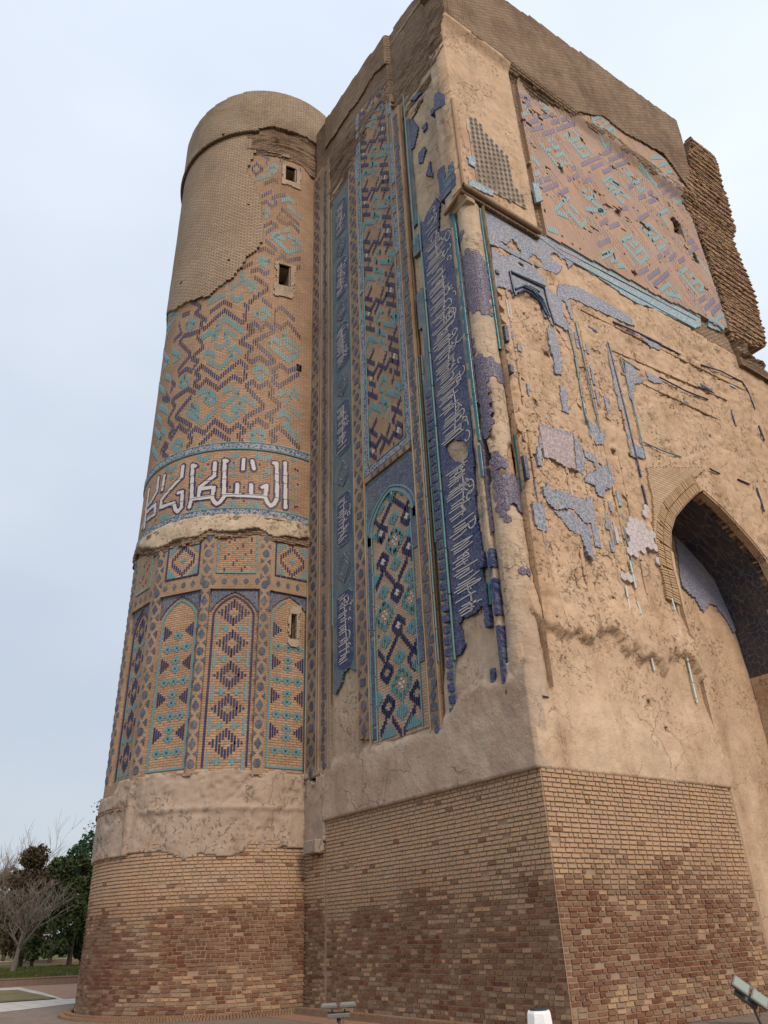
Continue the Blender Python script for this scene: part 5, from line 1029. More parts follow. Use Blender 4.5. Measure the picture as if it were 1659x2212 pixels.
# friezes and surviving tile patches on the clay
ds = -.10
FR = [[(14.16,20.59),(14.31,20.66),(16.55,20.89),(19.71,21.22),(22.43,21.43),(22.2,20.78),(21.69,20.43),(20.28,20.29),(18.93,20.1),(18.58,19.96),(17.86,19.95),(17.28,19.99),(16.63,20.08),(15.43,20.1),(14.17,19.96),(14.15,20.39)],[(22.88,21.42),(23.41,21.73),(23.96,21.71),(23.58,21.19),(22.77,21.06)]]
sheet(pier, 'tile_frieze', PX, (13.6, 24.2), (18.8, 21.9), .06, M['mo_fade_t'], ds-.01, lambda U, Z: inpoly(U, Z, FR[0], .03) | inpoly(U, Z, FR[1], .03), back=ds-.14)
trim(pier, 'frieze_rod', PX, [[(14.28,20.51),(16.52,20.75),(19.67,21.08),(22.36,21.25)],[(14.88,20.04),(16.65,20.13),(18.98,20.27),(21.69,20.43)],[(11.32,19.95),(13.72,20.3),(14.89,20.09)]], .022, ds-.005, M['ltblue'], seg=1.2)
trim(pier, 'frieze_rod', PX, [[(14.59,20.3),(16.74,20.5),(19.12,20.71),(22.0,20.95)]], .02, ds-.005, M['bk_rough'], seg=2)
FI = [(11.31,19.87),(12.5,20.15),(13.83,20.38),(14.22,20.52),(15.79,20.53),(15.69,20.09),(15.33,20.05),(15.03,19.66),(14.95,19.94),(14.78,19.94),(14.63,19.61),(14.69,19.52),(14.48,19.13),(14.36,19.03),(13.74,18.9),(13.09,18.78),(12.11,18.77),(11.38,18.61),(11.34,18.92)]
FH = [[(12.03,19.04),(12.3,19.08),(12.58,19.47),(12.75,19.38),(12.75,19.19),(12.89,19.11),(12.78,18.96),(12.31,18.92)],[(13.15,18.98),(13.4,19.32),(13.62,19.25),(13.75,19.2),(13.73,18.99),(13.22,18.82)],[(14.2,19.73),(14.38,19.97),(14.56,20.01),(14.77,19.73),(14.66,19.53),(14.3,19.55)]]
fim = lambda U, Z: inpoly(U, Z, FI, .02) & ~inany(U, Z, FH, .02)
sheet(pier, 'inscription_frieze', PX, (10.9, 17.5), (15, 21), .05, M['mo_fade'], ds, fim, back=ds-.14)
r = random.Random(8); sc_ = []
u = 11.5
while u < 16.9:
    zb_ = 18.05+(u-11.5)*.05
    n_ = r.choice((1, 2, 3))
    for k in range(n_): sc_.append([(u+k*.09, zb_+r.uniform(.3, .5)), (u+k*.09+.02, zb_+.9), (u+k*.09, zb_+r.uniform(1.2, 1.5))])
    cx = u+.12; rr = r.uniform(.08, .2); a0 = r.uniform(0, 6)
    for q in range(2): sc_.append([(cx+rr*math.cos(a0+t_*4+q), zb_+.3+q*.2+rr*.8*math.sin(a0+t_*4+q)) for t_ in np.linspace(0, 1, 9)])
    u += r.uniform(.24, .5)
sc_ = [p for p in sc_ if fim(np.array([q[0] for q in p]), np.array([q[1] for q in p])).all()]
ribbons(pier, 'inscription', PX, sc_, .035, ds, ds+.014, M['mo_white'])
BS = [(11.65,18.5),(11.82,18.41),(12.06,18.46),(12.46,18.69),(12.88,18.66),(13.38,18.66),(13.72,18.44),(13.68,18.09),(13.84,18.11),(14.02,18.01),(14.24,18.01),(14.3,17.82),(14.26,17.2),(14.39,17.02),(14.3,16.68),(14.16,16.73),(13.83,16.77),(13.76,16.6),(13.64,16.62),(13.56,16.84),(13.4,16.79),(13.42,17.21),(13.21,17.43),(12.83,17.49),(12.5,17.28),(12.27,16.97),(12.18,17.14),(11.71,17.06),(11.53,16.82),(11.49,17.49)]
BH = [[(12.64,18.52),(12.86,18.57),(12.84,18.41),(12.68,18.39)],[(12.62,17.65),(13.03,17.79),(13.4,17.77),(13.34,17.59),(12.88,17.58)],[(14.33,18.43),(14.57,18.47),(14.67,18.02),(14.41,17.88)]]
sheet(pier, 'spandrel_tiles', PX, (11.2, 15.5), (12.5, 19), .045, M['mo_fade'], ds+.01, lambda U, Z: inpoly(U, Z, BS, .03) & ~inany(U, Z, BH, .02), back=ds-.14)
trim(pier, 'arch_moulding', PX, [[(12.19,17.86),(13.58,17.98),(13.61,17.7),(13.63,16.87),(13.74,16.64)],[(12.19,17.86),(12.24,17.14),(12.27,16.98)],[(12.31,17.24),(12.53,17.48),(12.82,17.62),(13.17,17.53),(13.42,17.21),(13.5,16.84)],[(13.26,17.52),(13.45,17.39)],[(12.41,17.15),(12.57,17.35),(12.83,17.49),(13.11,17.38),(13.36,17.21),(13.45,16.9)]], .03, ds+.04, M['navytrim'])
trim(pier, 'arch_moulding', PX, [[(12.38,17.31),(12.57,17.56),(12.87,17.71),(13.25,17.63),(13.51,17.29),(13.6,16.89)],[(12.27,17.91),(13.65,18.09)]], .025, ds+.04, M['ltblue'])
TP = [[(13.46,16.42),(13.72,16.55),(13.76,15.99),(13.83,15.39),(13.68,14.83),(13.43,14.76),(13.47,15.32),(13.41,15.82)],[(13.54,14.42),(13.75,14.39),(13.71,13.53),(13.43,13.51)],[(14.45,13.62),(14.81,13.41),(15.09,13.34),(14.88,12.97),(14.6,12.82),(14.39,13.08)],[(14.04,12.46),(14.43,12.43),(14.49,12.13),(14.93,12.27),(15.06,11.88),(14.79,11.51),(14.63,11.54),(14.47,11.18),(14.24,11.16),(14.18,11.45),(13.8,11.46),(14.0,11.75),(14.37,11.93),(14.3,12.17),(14.02,12.24)],[(12.23,10.79),(12.92,10.86),(13.79,10.87),(13.77,10.23),(13.5,10.18),(13.12,10.5),(12.56,10.27),(12.25,10.41)],[(12.49,10.2),(13.06,10.39),(13.49,10.15),(13.65,10.05),(13.57,9.19),(13.41,9.31),(13.28,9.76),(12.93,9.81)],[(11.75,10.22),(12.11,10.28),(12.15,9.55),(11.8,9.53)],[(13.74,10.96),(13.95,11.02),(13.95,9.59),(13.75,9.61)],[(14.34,10.53),(14.51,10.55),(14.46,10.22),(14.29,10.22)],[(14.36,9.91),(14.52,9.9),(14.47,9.6),(14.31,9.61)],[(12.22,11.95),(12.37,11.98),(12.31,11.4),(12.15,11.4)],[(16.31,13.49),(16.74,13.4),(16.68,13.09),(16.22,13.04)],[(16.08,17.02),(16.28,16.98),(16.22,15.94),(16.21,14.29),(16.24,12.99),(16.08,12.97),(16.11,14.19),(16.14,14.57),(15.97,14.5)],[(16.83,16.71),(17.12,16.74),(17.35,16.3),(17.71,16.38),(17.36,16.07),(17.04,15.93),(16.79,15.18),(16.61,15.2),(16.68,15.94)],[(17.77,16.72),(18.59,16.76),(18.56,16.61),(18.14,16.41),(17.9,16.46)],[(13.72,12.78),(13.91,12.74),(13.97,12.11),(13.79,11.61),(13.58,11.72)],[(12.45,12.69),(13.68,12.88),(13.67,12.76),(12.46,12.6)],[(12.12,15.21),(12.25,15.21),(12.22,14.96),(12.06,14.94)],[(12.24,13.93),(12.31,13.92),(12.27,13.49),(12.21,13.49)]]
TP += [[(14.41,18.63),(15.16,18.92),(15.78,19.25),(16.1,19.09),(16.75,19.09),(17.54,19.16),(17.74,19.0),(17.88,18.64),(16.87,18.48),(15.74,18.35),(14.85,18.29),(14.64,18.15),(14.73,17.4),(14.59,17.33),(14.51,17.91),(14.36,17.99),(14.23,16.99),(14.06,16.98),(14.2,18.23)],[(18.01,18.29),(18.68,18.35),(19.33,18.44),(19.14,18.18),(18.48,18.05)],[(19.22,18.44),(19.77,18.52),(19.79,18.27),(19.24,18.19)],[(20.34,18.61),(20.78,18.77),(20.75,18.53)],[(16.33,20.0),(16.83,20.1),(16.69,19.76),(16.47,19.81)],[(13.46,16.39),(13.76,16.31),(13.77,15.59),(13.61,15.38),(13.46,15.59)]]
sheet(pier, 'tile_patch', PX, (11.0, 19), (5, 19), .045, M['mo_fade'], ds, lambda U, Z: inany(U, Z, TP, .03), back=ds-.14)
TK = [[(12.46,12.62),(13.66,12.79),(13.49,11.69),(13.22,11.65),(12.75,11.75),(12.44,11.72)]]
sheet(pier, 'checker_panel', PX, (11.0, 15), (10, 14), .045, M['mo_check'], ds+.005, lambda U, Z: inany(U, Z, TK, .03), back=ds-.14)
TH = [[(15.09,10.64),(15.47,10.8),(15.9,10.81),(16.04,10.39),(16.09,10.0),(15.8,10.08),(15.36,9.72),(15.0,9.63),(15.02,10.12)],[(14.49,9.09),(14.95,9.15),(14.91,8.79),(14.47,8.81)],[(15.94,11.3),(16.2,11.35),(16.14,11.04),(16.18,10.17),(16.2,9.75),(16.04,9.74),(16.06,10.65)]]
hm = lambda U, Z: inany(U, Z, TH, .04)
hx = [(u_, z_, R_) for (u_, z_, R_) in hexes(PX, 14, 17, 8, 14, .13, hm, 0, 0)]
hex_objs(pier, 'hexagonal_tile', PX, hx, M['mo_white'], ds-.14, ds+.03)
hexes_side = hexes(PX, 11.8, 16.6, 8.8, 18.6, .17, lambda U, Z: (fbm(U, Z, 1.1, 88) > .56) & ~inany(U, Z, TP, 0) & ~hm(U, Z) & ~inpoly(U, Z, BS, 0) & ~inpoly(U, Z, FI, 0), 0, 0)
hex_objs(pier, 'plaster_hexagon', PX, hexes_side, M['pl_side'], -.25, -.135, 0)
# glazed rods still in the clay
trim(pier, 'glazed_rod', PX, [[(14.37,16.94),(14.43,15.92),(14.36,13.81),(14.48,13.17)],[(14.78,17.27),(14.82,15.14),(14.86,13.31)],[(16.64,16.77),(16.71,15.5),(16.71,14.17),(16.68,13.09)],[(16.68,16.75),(17.54,16.65)],[(16.71,13.69),(17.57,13.69),(18.58,13.79)],[(14.88,12.48),(14.89,11.99)],[(14.47,10.32),(14.53,9.8)],[(14.97,10.46),(15.05,9.6),(14.94,8.73)]], .022, ds+.0, M['ltblue'], seg=.6)
trim(pier, 'dark_rod', PX, [[(16.16,17.11),(16.24,14.67),(16.25,12.32)],[(16.22,12.08),(16.23,11.33)],[(16.68,18.23),(18.08,18.4),(19.16,18.47)],[(21.37,18.57),(22.59,18.83),(24.02,18.93),(24.16,18.5),(24.24,17.75)],[(24.11,17.01),(24.17,16.36)],[(18.52,16.8),(19.85,16.8),(21.13,16.96)],[(20.7,17.33),(21.62,17.46)],[(22.45,17.05),(22.43,16.31)],[(19.96,13.82),(20.49,13.8)],[(21.47,13.92),(22.15,13.94)],[(22.53,13.93),(22.54,13.02)],[(18.06,18.36),(20.19,18.49)]], .028, ds+.005, M['navytrim'], seg=.8)
trim(pier, 'glazed_rod', PX, [[(14.55,8.72),(14.53,8.19),(14.53,7.24),(14.57,6.97)],[(14.94,7.6),(14.96,7.16),(14.98,6.65)],[(16.32,7.92),(16.37,7.24),(16.36,6.07)],[(16.78,8.12),(16.78,7.36)],[(16.32,8.75),(16.34,8.36)],[(14.92,9.46),(14.93,8.7)],[(14.88,8.38),(14.94,7.95)]], .026, ds+.03, M['glint'], seg=.35)
trim(pier, 'teal_rib', PX, [[(11.35, 14.6), (11.33, 19.9)], [(11.45, 10.4), (11.45, 12.0)]], .05, -.07, M['teal'], seg=1.5)
sheet(pier, 'edge_mosaic', PX, (11.12, 11.28), (13, 19.6), .04, M['mo_navy'], -.10, lambda U, Z: vn(U*0+1, Z*.7, 81) > .2, back=-.3)
sheet(pier, 'edge_mosaic', PX, (11.44, 11.54), (10.6, 18.3), .03, M['mo_navy'], -.10, lambda U, Z: vn(U*0+1, Z*1.7, 82) > .42, back=-.3)
sheet(pier, 'edge_mosaic', PX, (11.62, 11.74), (8.4, 17.6), .03, M['mo_dark'], -.04, lambda U, Z: vn(U*0+1, Z*1.7, 83) > .62, back=-.3)
trim(pier, 'plaster_ridge', PX, [[(12.0, 8.5), (12.0, 17.2)], [(14.45, 7.5), (14.5, 17)], [(14.95, 7.6), (14.95, 17.4)], [(13.2, 8), (13.2, 12.2)], [(12.6, 12.1), (13.9, 12.1)], [(16.1, 13), (16.15, 17)], [(16.1, 16.9), (22.5, 17.5)], [(15.2, 18.0), (24.6, 18.6)], [(16.5, 16.1), (21.6, 16.3)], [(15.4, 8), (15.5, 13)], [(16.55, 7.2), (16.6, 12)]], .035, -.13, M['pl_side'], seg=.7, gap=.05)
# slivers of tile left along the old frame lines
r = random.Random(63)
for (uf, z0, z1) in ((11.95, 9, 17), (12.35, 8.5, 16.5), (13.15, 8.0, 12), (14.42, 8.5, 17.5), (14.62, 9, 17.8), (15.05, 8.2, 17.6), (15.42, 8.4, 15), (16.12, 12.8, 17), (16.5, 8.5, 12)):
    z = z0
    while z < z1:
        h_ = r.uniform(.15, .7)
        if r.random() < .42: sheet(pier, 'tile_sliver', PX, (uf+r.uniform(-.03, .03), uf+r.uniform(.07, .13)), (z, z+h_), .04, r.choice((M['mo_fade'], M['mo_fade'], M['mo_fade_t'], M['mo_white'])), -.112, lambda U, Z: fbm(U, Z, .12, 5) > .36, back=-.2, holes=False)
        z += h_+r.uniform(.1, .9)
for (zf, u0, u1) in ((17.35, 15.2, 22.5), (18.2, 17.4, 24), (16.2, 16.6, 21.5), (12.15, 12.4, 14)):
    u = u0
    while u < u1:
        l_ = r.uniform(.2, .8)
        if r.random() < .4: sheet(pier, 'tile_sliver', PX, (u, u+l_), (zf+(u-u0)*.03, zf+(u-u0)*.03+.09), .04, r.choice((M['mo_fade'], M['mo_fade_t'], M['navytrim'])), -.115, lambda U, Z: fbm(U, Z, .12, 5) > .36, back=-.2, holes=False)
        u += l_+r.uniform(.1, 1.0)
# arch ring of new bricks
V_ = []
arc = [(16.65,8.63),(16.71,9.03),(16.7,9.64),(16.79,10.29),(16.98,10.83),(17.35,11.37),(18.06,11.99),(18.56,12.39),(19.14,12.81)]
arcR = [(19.14,12.81),(19.5,12.65),(19.9,12.45),(20.5,12.06),(21.18,11.58),(21.66,11.15)]+[(22.1, 9.8)]
def along(pl, step):
    p = np.array(pl); Ls = np.r_[0, np.cumsum(np.linalg.norm(np.diff(p, axis=0), axis=1))]; s_ = np.arange(step/2, Ls[-1], step)
    x = np.interp(s_, Ls, p[:, 0]); y = np.interp(s_, Ls, p[:, 1]); x2 = np.interp(s_+.05, Ls, p[:, 0]); y2 = np.interp(s_+.05, Ls, p[:, 1]); return x, y, np.arctan2(y2-y+1e-9, x2-x)
vs_ = []
for pl, sg in ((arc, 1),):
    for row, (w0, l_) in enumerate(((.02, .26), (.30, .25))):
        if pl is arcR and row: continue
        x, y, an = along(pl, .075)
        for a_, b_, t_ in zip(x, y, an):
            nx, ny = -math.sin(t_), math.cos(t_); vs_.append((a_+nx*(w0+l_/2), b_+ny*(w0+l_/2), .062, l_, -.25, -.055+random.uniform(-.008, .008), t_))
pieces(pier, 'arch_brick', PX, vs_, [M['bk_new'], BM[4]], [1]*len(vs_), top=150, bev=.004)
NB = [(16.63,12.76),(17.51,13.08),(18.63,13.42),(19.67,13.76),(19.18,13.33),(18.4,12.93),(17.39,12.04),(16.58,11.02),(16.37,10.51),(16.27,9.54),(16.38,8.84),(16.65,8.63),(16.4,8.79),(16.21,9.26),(16.17,10.46),(16.52,11.54),(16.56,12.24)]
sheet(pier, 'new_brickwork', PX, (15, 21), (8, 15), .06, M['bk_new'], -.075, lambda U, Z: inpoly(U, Z, NB, .0), back=-.3, snap=ARCH)
ao = np.array(ARCH); kx = np.argmax(ao[:, 1])
ribbons(pier, 'arch_edge', PX, [along(ARCH[kx:], .08)[0:2]] and [list(zip(*along(ARCH[kx:], .08)[0:2]))], .12, -.3, -.055, M['pl_side'], None)
ribbons(pier, 'arch_edge', PX, [list(zip(*along(ARCH[:6], .15)[0:2]))], .10, -.3, -.03, M['pl_side'], None)
# base of the side wall and of the front
sheet(pier, 'mortar_bed', PX, (10.8, 24), (0, 4.3), .2, M['mortar_dark'], -.024)
sheet(pier, 'mortar_bed', PY, (XL+.1, -10.47), (0, 4.3), .2, M['mortar_dark'], -.024)
base_bricks(pier, PX, 10.81, 16.72, .0, 4.24, colour(.55, 2.45, 9, .25), 9, top=150)
base_bricks(pier, PY, -18.28, -10.46, .0, 4.24, colour(.7, 2.3, 14, -.05), 14, top=150)
base_bricks(pier, PY, XL, -18.36, .0, 3.85, colour(.9, 2.5, 3), 4, top=0, d=.0)
kerb(pier, [(x, 10.42, 0) for x in np.arange(-18.9, -10.2, .075)], .14, .16, BM[2], top=130)
boxes_obj(pier, 'mortar_footing', [(-19.0, -10.2, 10.5, 10.82, -.02, .10)], M['mortar_dark'], .01)
sheet(pier, 'brick_plinth', PX, (22.25, 26.7), (-.02, 4.25), .1, M['bk_upper'], lambda U, Z: .03*(fbm(U, Z, .6, 3)-.5), back=-.5, holes=False)
# niche behind the arch
outl = np.array(ARCH); n_ = len(outl)
o_f = PX(outl[:, 0], outl[:, 1], np.full(n_, -.03)); o_b = PN(outl[:, 0], outl[:, 1], np.full(n_, .0))
km = 8; Vv = []; Qq = []; mi = []; uvs = []
for i in range(n_):
    for k in range(km+1):
        Vv.append(o_f[i]*(1-k/km)+o_b[i]*k/km); uvs.append((k/km*1.9, np.hypot(*(outl[i]-outl[0]))))
for i in range(n_-1):
    for k in range(km):
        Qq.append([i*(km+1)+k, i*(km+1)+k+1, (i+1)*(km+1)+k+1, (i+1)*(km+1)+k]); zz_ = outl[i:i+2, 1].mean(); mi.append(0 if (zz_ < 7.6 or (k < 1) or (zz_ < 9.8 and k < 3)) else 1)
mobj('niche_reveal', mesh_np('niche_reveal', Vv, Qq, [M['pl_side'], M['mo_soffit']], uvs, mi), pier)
NT = [(16.75,9.16),(17.25,8.9),(17.5,8.62),(17.83,8.87),(18.13,8.9),(18.32,8.66),(18.48,8.48),(18.6,8.2),(18.96,8.56)]
# sightline to the back wall shifts the outline; keep its heights
sheet(pier, 'niche_back_wall', PN, (15.5, 23.5), (0, 14.6), .08, M['pl_side'], lambda U, Z: .06*(fbm(U, Z, .8, 33)-.5)-.02, holes=False, smooth=True)
NBm = F_NB = [(20.23,13.15),(19.8,10.54),(20.05,10.34),(20.38,10.23),(20.54,9.94),(20.68,9.88),(21.08,10.19),(21.43,10.23),(21.65,9.94),(21.81,9.79),(21.98,9.4),(22.2,9.51),(22.28,9.81),(24.48,10.6),(27.16,16.06),(22.81,15.19)]
sheet(pier, 'niche_tilework', PN, (15.5, 23.5), (6, 14.6), .06, M['mo_nook'], .03, lambda U, Z: inpoly(U, Z, NBm, .05), back=-.05, holes=False)
# deep body so that no thin shells show from aside
boxes_obj(pier, 'core', [(-19.3, -12.7, 11.4, 24.5, 0, 32.2), (-12.7, -11.15, 11.7, 16.5, 0, 32.2), (-12.7, -10.8, 22.28, 26.6, 0, 20.0), (-12.7, -11.0, 22.4, 24.6, 20.0, 32.2), (-12.7, -11.0, 15.5, 24.6, 14.9, 23.2), (-12.7, -11.0, 15.5, 21.8, 23, 32.2), (-12.7, -11.0, 20, 24.6, 26.8, 32.2)], M['bk_rough'])
top_f = [(x, 10.75, float(topz(np.array([x]))[0])-.15) for x in (-19.2, -18.3, -14, -10.3)]
boxes_obj(pier, 'roof', [(-19.3, -10.15, 10.9, 24.5, 32.2, 32.45)], M['bk_top'])
for a in PUT: recess(pier, 'putlog_hole', PX, a[0]-.03, a[1]+.03, a[2]-.03, a[3]+.03, -.16, -.5, M['pl_side'], M['dark'])
for a in PUTT: recess(tower, 'putlog_hole', PT, a[0]-.03, a[1]+.03, a[2]-.03, a[3]+.03, .04, -.4, M['bk_rough'], M['dark'])
# small fallen-out holes
hl = [(-18.3,24.16),(-16.72,22.2),(-13.21,19.12),(-13.07,12.42)]+[(-11.73,23.78),(-12.54,21.79)]
tb = [(PY(np.array([u, u]), np.array([z, z]), np.array([-.05, .062])), .05) for u, z in hl]

# ------------------------------------------------------------------ torn end wall and passage end
STP = [(23.64,28.66),(24.43,30.5),(25.55,33.62),(26.72,33.7),(27.38,33.61),(27.44,32.56),(27.48,31.27),(27.46,29.64),(27.41,27.93),(27.48,26.74),(27.51,25.45),(27.31,24.09),(27.05,22.64),(26.86,21.97),(25.87,21.41),(25.03,21.31),(24.11,21.01),(24.1,21.72),(24.41,23.55),(24.49,26.06),(24.32,27.75)]
r = random.Random(17); pc = []; mi = []
for k in range(int((34.5-18.5)/.086)):
    z = 18.5+(k+.5)*.086; u = 23.6-(.12 if k % 2 else 0)
    while u < 29:
        l = .24*(1 if r.random() > .25 else .55)
        if inpoly(np.array([u+l/2+r.uniform(-.07, .07)]), np.array([z]), STP)[0] and r.random() > .08+(.2 if z < 22 else 0):
            pc.append((u+l/2, z, l-.03, .056, -.3, .02+.045*math.sin(k*2.4)*math.sin(k*.7)+r.uniform(-.012, .012), 0)); mi.append(r.choice((2, 2, 6, 1, 4, 6, 3, 3, 4)))
        u += l
pieces(stub, 'brick', PX, pc, BM, mi, top=300, bev=.005)
sheet(stub, 'mortar_core', PX, (23.6, 29), (18.5, 34.6), .086, M['bk_rough'], lambda U, Z: -.045+.05*(fbm(U, Z*3, .4, 3)-.5), lambda U, Z: inpoly(U, Z, STP, .03), back=-1.0)
pend = empty('passage_end_wall', 'smooth brown brick wall crossing the passage behind the arch niche, at the right frame edge', 'wall', (-8, 27, 0))
sheet(pend, 'brick_wall', PB, (-10.6, -5.0), (0, 20.2), .08, M['bk_upper'], lambda U, Z: .12*(fbm(U, Z*2, .6, 3)-.5)*sstep(17, 19, Z), lambda U, Z: (Z < 19.6+.9*(fbm(U, Z, .5, 5)-.5)+.5*(U+10.4)*.3), back=-1.2)
sheet(pier, 'vault_stump', PX, (24.2, 26.7), (19.8, 21.2), .07, M['bk_rough'], lambda U, Z: .0+.5*(fbm(U, Z*2.5, .5, 7)-.3)*sstep(19.9, 20.3, Z), lambda U, Z: Z < 20.9-.35*(U-24.2)+.2*(fbm(U, Z, .3, 8)-.5), back=-.6, jit=.3)

# ------------------------------------------------------------------ ground, lawns, kerbs
def flat(name, pts, z, mat_, kind='structure', sub=None):
    V = np.array([(x, y, z) for x, y in pts], float)
    me = bpy.data.meshes.new(name); me.from_pydata(V.tolist(), [], [list(range(len(V)))]); l = me.uv_layers.new(name='UVMap')
    for lp in me.loops: l.data[lp.index].uv = V[lp.vertex_index][:2]
    me.materials.append(mat_); o = mobj(name, me)
    if me.polygons[0].normal.z < 0: me.flip_normals()
    o['kind'] = kind; return o
def grassm(name, a, b, c):
    m = MB(name); col = m.ramp(m.noise(.35, 6, .65), [(.35, a), (.5, b), (.65, c)]); col = m.mix(m.math('MULTIPLY', m.noise(9, 4, .7), 1.0), col, m.mix(1., col, g(.45), 'MULTIPLY')); m.bump(m.noise(14, 4, .7), 1., .08); return m.col(col)
M['grass'] = grassm('patchy_winter_lawn', (.085, .115, .022, 1), (.13, .14, .035, 1), (.22, .175, .07, 1))
M['grass2'] = grassm('straw_coloured_lawn', (.11, .12, .03, 1), (.24, .18, .075, 1), (.27, .20, .09, 1))
M['pave'] = brickwall('grey_brown_paving', (.26, .20, .155, 1), (.22, .165, .13, 1), (.15, .12, .09, 1), row=.12, wid=.24, stain=.3)
M['pave_red'] = brickwall('orange_brick_paving', (.36, .20, .13, 1), (.30, .17, .11, 1), (.22, .15, .1, 1), row=.12, wid=.24, stain=.2)
M['slab'] = brickwall('pale_stone_slabs', (.50, .45, .40, 1), (.43, .39, .35, 1), (.28, .24, .2, 1), row=.6, wid=.6, stain=.25, bscale=.4)
M['kerbbrick'] = brickwall('kerb_brick', (.30, .17, .12, 1), (.24, .135, .1, 1), (.30, .22, .17, 1), row=.3, wid=.07, stain=.3, ms=.015)
M['bark'] = plain('pale_brown_bark', (.20, .155, .12, 1), .95, .4, 6); M['bark_d'] = plain('dark_bark', (.07, .05, .04, 1), .95, .4, 6)
M['twig'] = plain('pinkish_brown_twigs', (.22, .13, .115, 1), .9, .3, 3); M['twig_b'] = plain('brown_twigs', (.15, .09, .06, 1), .9, .3, 3)
def leafm(name, a, b):
    m = MB(name, .7, .2); m.b.inputs['Roughness'].default_value = .7; return m.col(m.ramp(m.noise(2.2, 5, .7), [(.3, a), (.7, b)]))
M['leaf_d'] = leafm('dark_evergreen_foliage', (.022, .032, .014, 1), (.060, .075, .022, 1)); M['leaf_g'] = leafm('bright_green_foliage', (.020, .048, .026, 1), (.035, .075, .03, 1))
M['leaf_b'] = leafm('brown_green_foliage', (.045, .032, .018, 1), (.085, .06, .028, 1)); M['leaf_r'] = leafm('dry_red_leaves', (.10, .03, .03, 1), (.16, .07, .06, 1))
flat('ground', [(-900, -900), (900, -900), (900, 900), (-900, 900)], -.06, M['grass'])
kl = lambda y, off=0: (-45.2+.40*(y-9)+off, y)
flat('paving', [kl(-25), (60, -25), (60, 60), kl(60)], 0, M['pave'])
e1, e2, e3, e4 = [(-43.84,8.63),(-43.85,9.44),(-31.78,8.37),(-32.33,6.45)]
f1, f2, f3, f4, f5 = [(-41.09,8.11),(-40.72,8.73),(-32.07,8.23),(-32.0,8.18),(-32.22,6.43)]
h1, h2, h3, h4 = [(-27.61,5.55),(-29.06,7.99),(-35.27,9.89),(-32.11,8.21)]
flat('orange_paving', [kl(2, .1), kl(40, .1), (-24, 40), (-29.0, 9.5), e3, e2, (-43.2, 2)], .004, M['pave_red'])
flat('stone_path', [(-46.5, 2), e1, e2, (-37.5, 9.0), e3, (-29.5, 12.0), (-27.5, 12.2), h2, h1, (-23.5, -1.0), (-26, -3), (-33, 0)], .008, M['slab'])
flat('small_lawn', [(-43, 3), f1, f2, f3, f5, (-33.0, 1.5)], .03, M['grass2'])
flat('apron_paving', [(-19.5, 10.5), (-19.0, 9.6), (-9, 9.6), (-9, 10.5)], .004, M['pave_red'])
def kerbwall(name, label, pts, h_, w_, side, top_, grp=None):
    o = empty(name, label, 'kerb', (pts[0][0], pts[0][1], 0)); V = []; Q = []
    p0, p1 = np.array(pts[0]), np.array(pts[1]); d_ = (p1-p0)/np.linalg.norm(p1-p0); nn_ = np.array([-d_[1], d_[0]])*w_; Ls = np.linalg.norm(p1-p0)
    for (za, zb_, e) in ((0, h_-.05, 0), (h_-.05, h_, .03)):
        q = [p0-nn_*(e/w_), p1-nn_*(e/w_), p1+nn_*(1+e/w_), p0+nn_*(1+e/w_)]
        V = np.array([(a_[0], a_[1], za) for a_ in q]+[(a_[0], a_[1], zb_) for a_ in q]); uv = [(0, 0), (Ls, 0), (Ls, .2), (0, .2), (0, h_), (Ls, h_), (Ls, h_+.2), (0, h_+.2)]
        mobj('brick_face' if za == 0 else 'coping', mesh_np('kerb', V, [[4, 5, 6, 7], [0, 1, 5, 4], [1, 2, 6, 5], [2, 3, 7, 6], [3, 0, 4, 7]], M['kerbbrick'] if za == 0 else top_, uv), o)
    return o
kerbwall('lawn_kerb', 'low brick kerb edging the near lawn left of the tower', [kl(-25), kl(60)], .33, .25, 1, M['pave_red'])
flat('lawn', [kl(-25, -.25), kl(60, -.25), (-89, 60), (-89, -25)], .24, M['grass'])
kerbwall('lawn_kerb', 'long low kerb with white coping running behind the tree trunks', [(-89, -40), (-87, 90)], .55, .3, 1, M['slab'])
flat('far_lawn', [(-89.4, -40), (-87.4, 90), (-300, 90), (-300, -40)], .40, M['grass'])
# grass tufts on the lawns
r = np.random.default_rng(3); n_ = 9000; gx = np.r_[r.uniform(-70, -46, n_)]; gy = r.uniform(2, 24, n_); okk = gx < -45.7+.4*(gy-9); gx, gy = gx[okk], gy[okk]
an = r.uniform(0, np.pi, len(gx)); s_ = r.uniform(.05, .12, len(gx)); dx, dy = np.cos(an)*s_*.8, np.sin(an)*s_*.8
V = np.stack([np.stack([gx-dx, gy-dy, gx*0+.23], 1), np.stack([gx+dx, gy+dy, gx*0+.23], 1), np.stack([gx+dy*.3, gy, .24+s_*1.4], 1)], 1).reshape(-1, 3)
mobj('grass_tufts', mesh_np('grass_tufts', V, np.arange(len(V)).reshape(-1, 3), M['grass'], V[:, :2]))['kind'] = 'stuff'

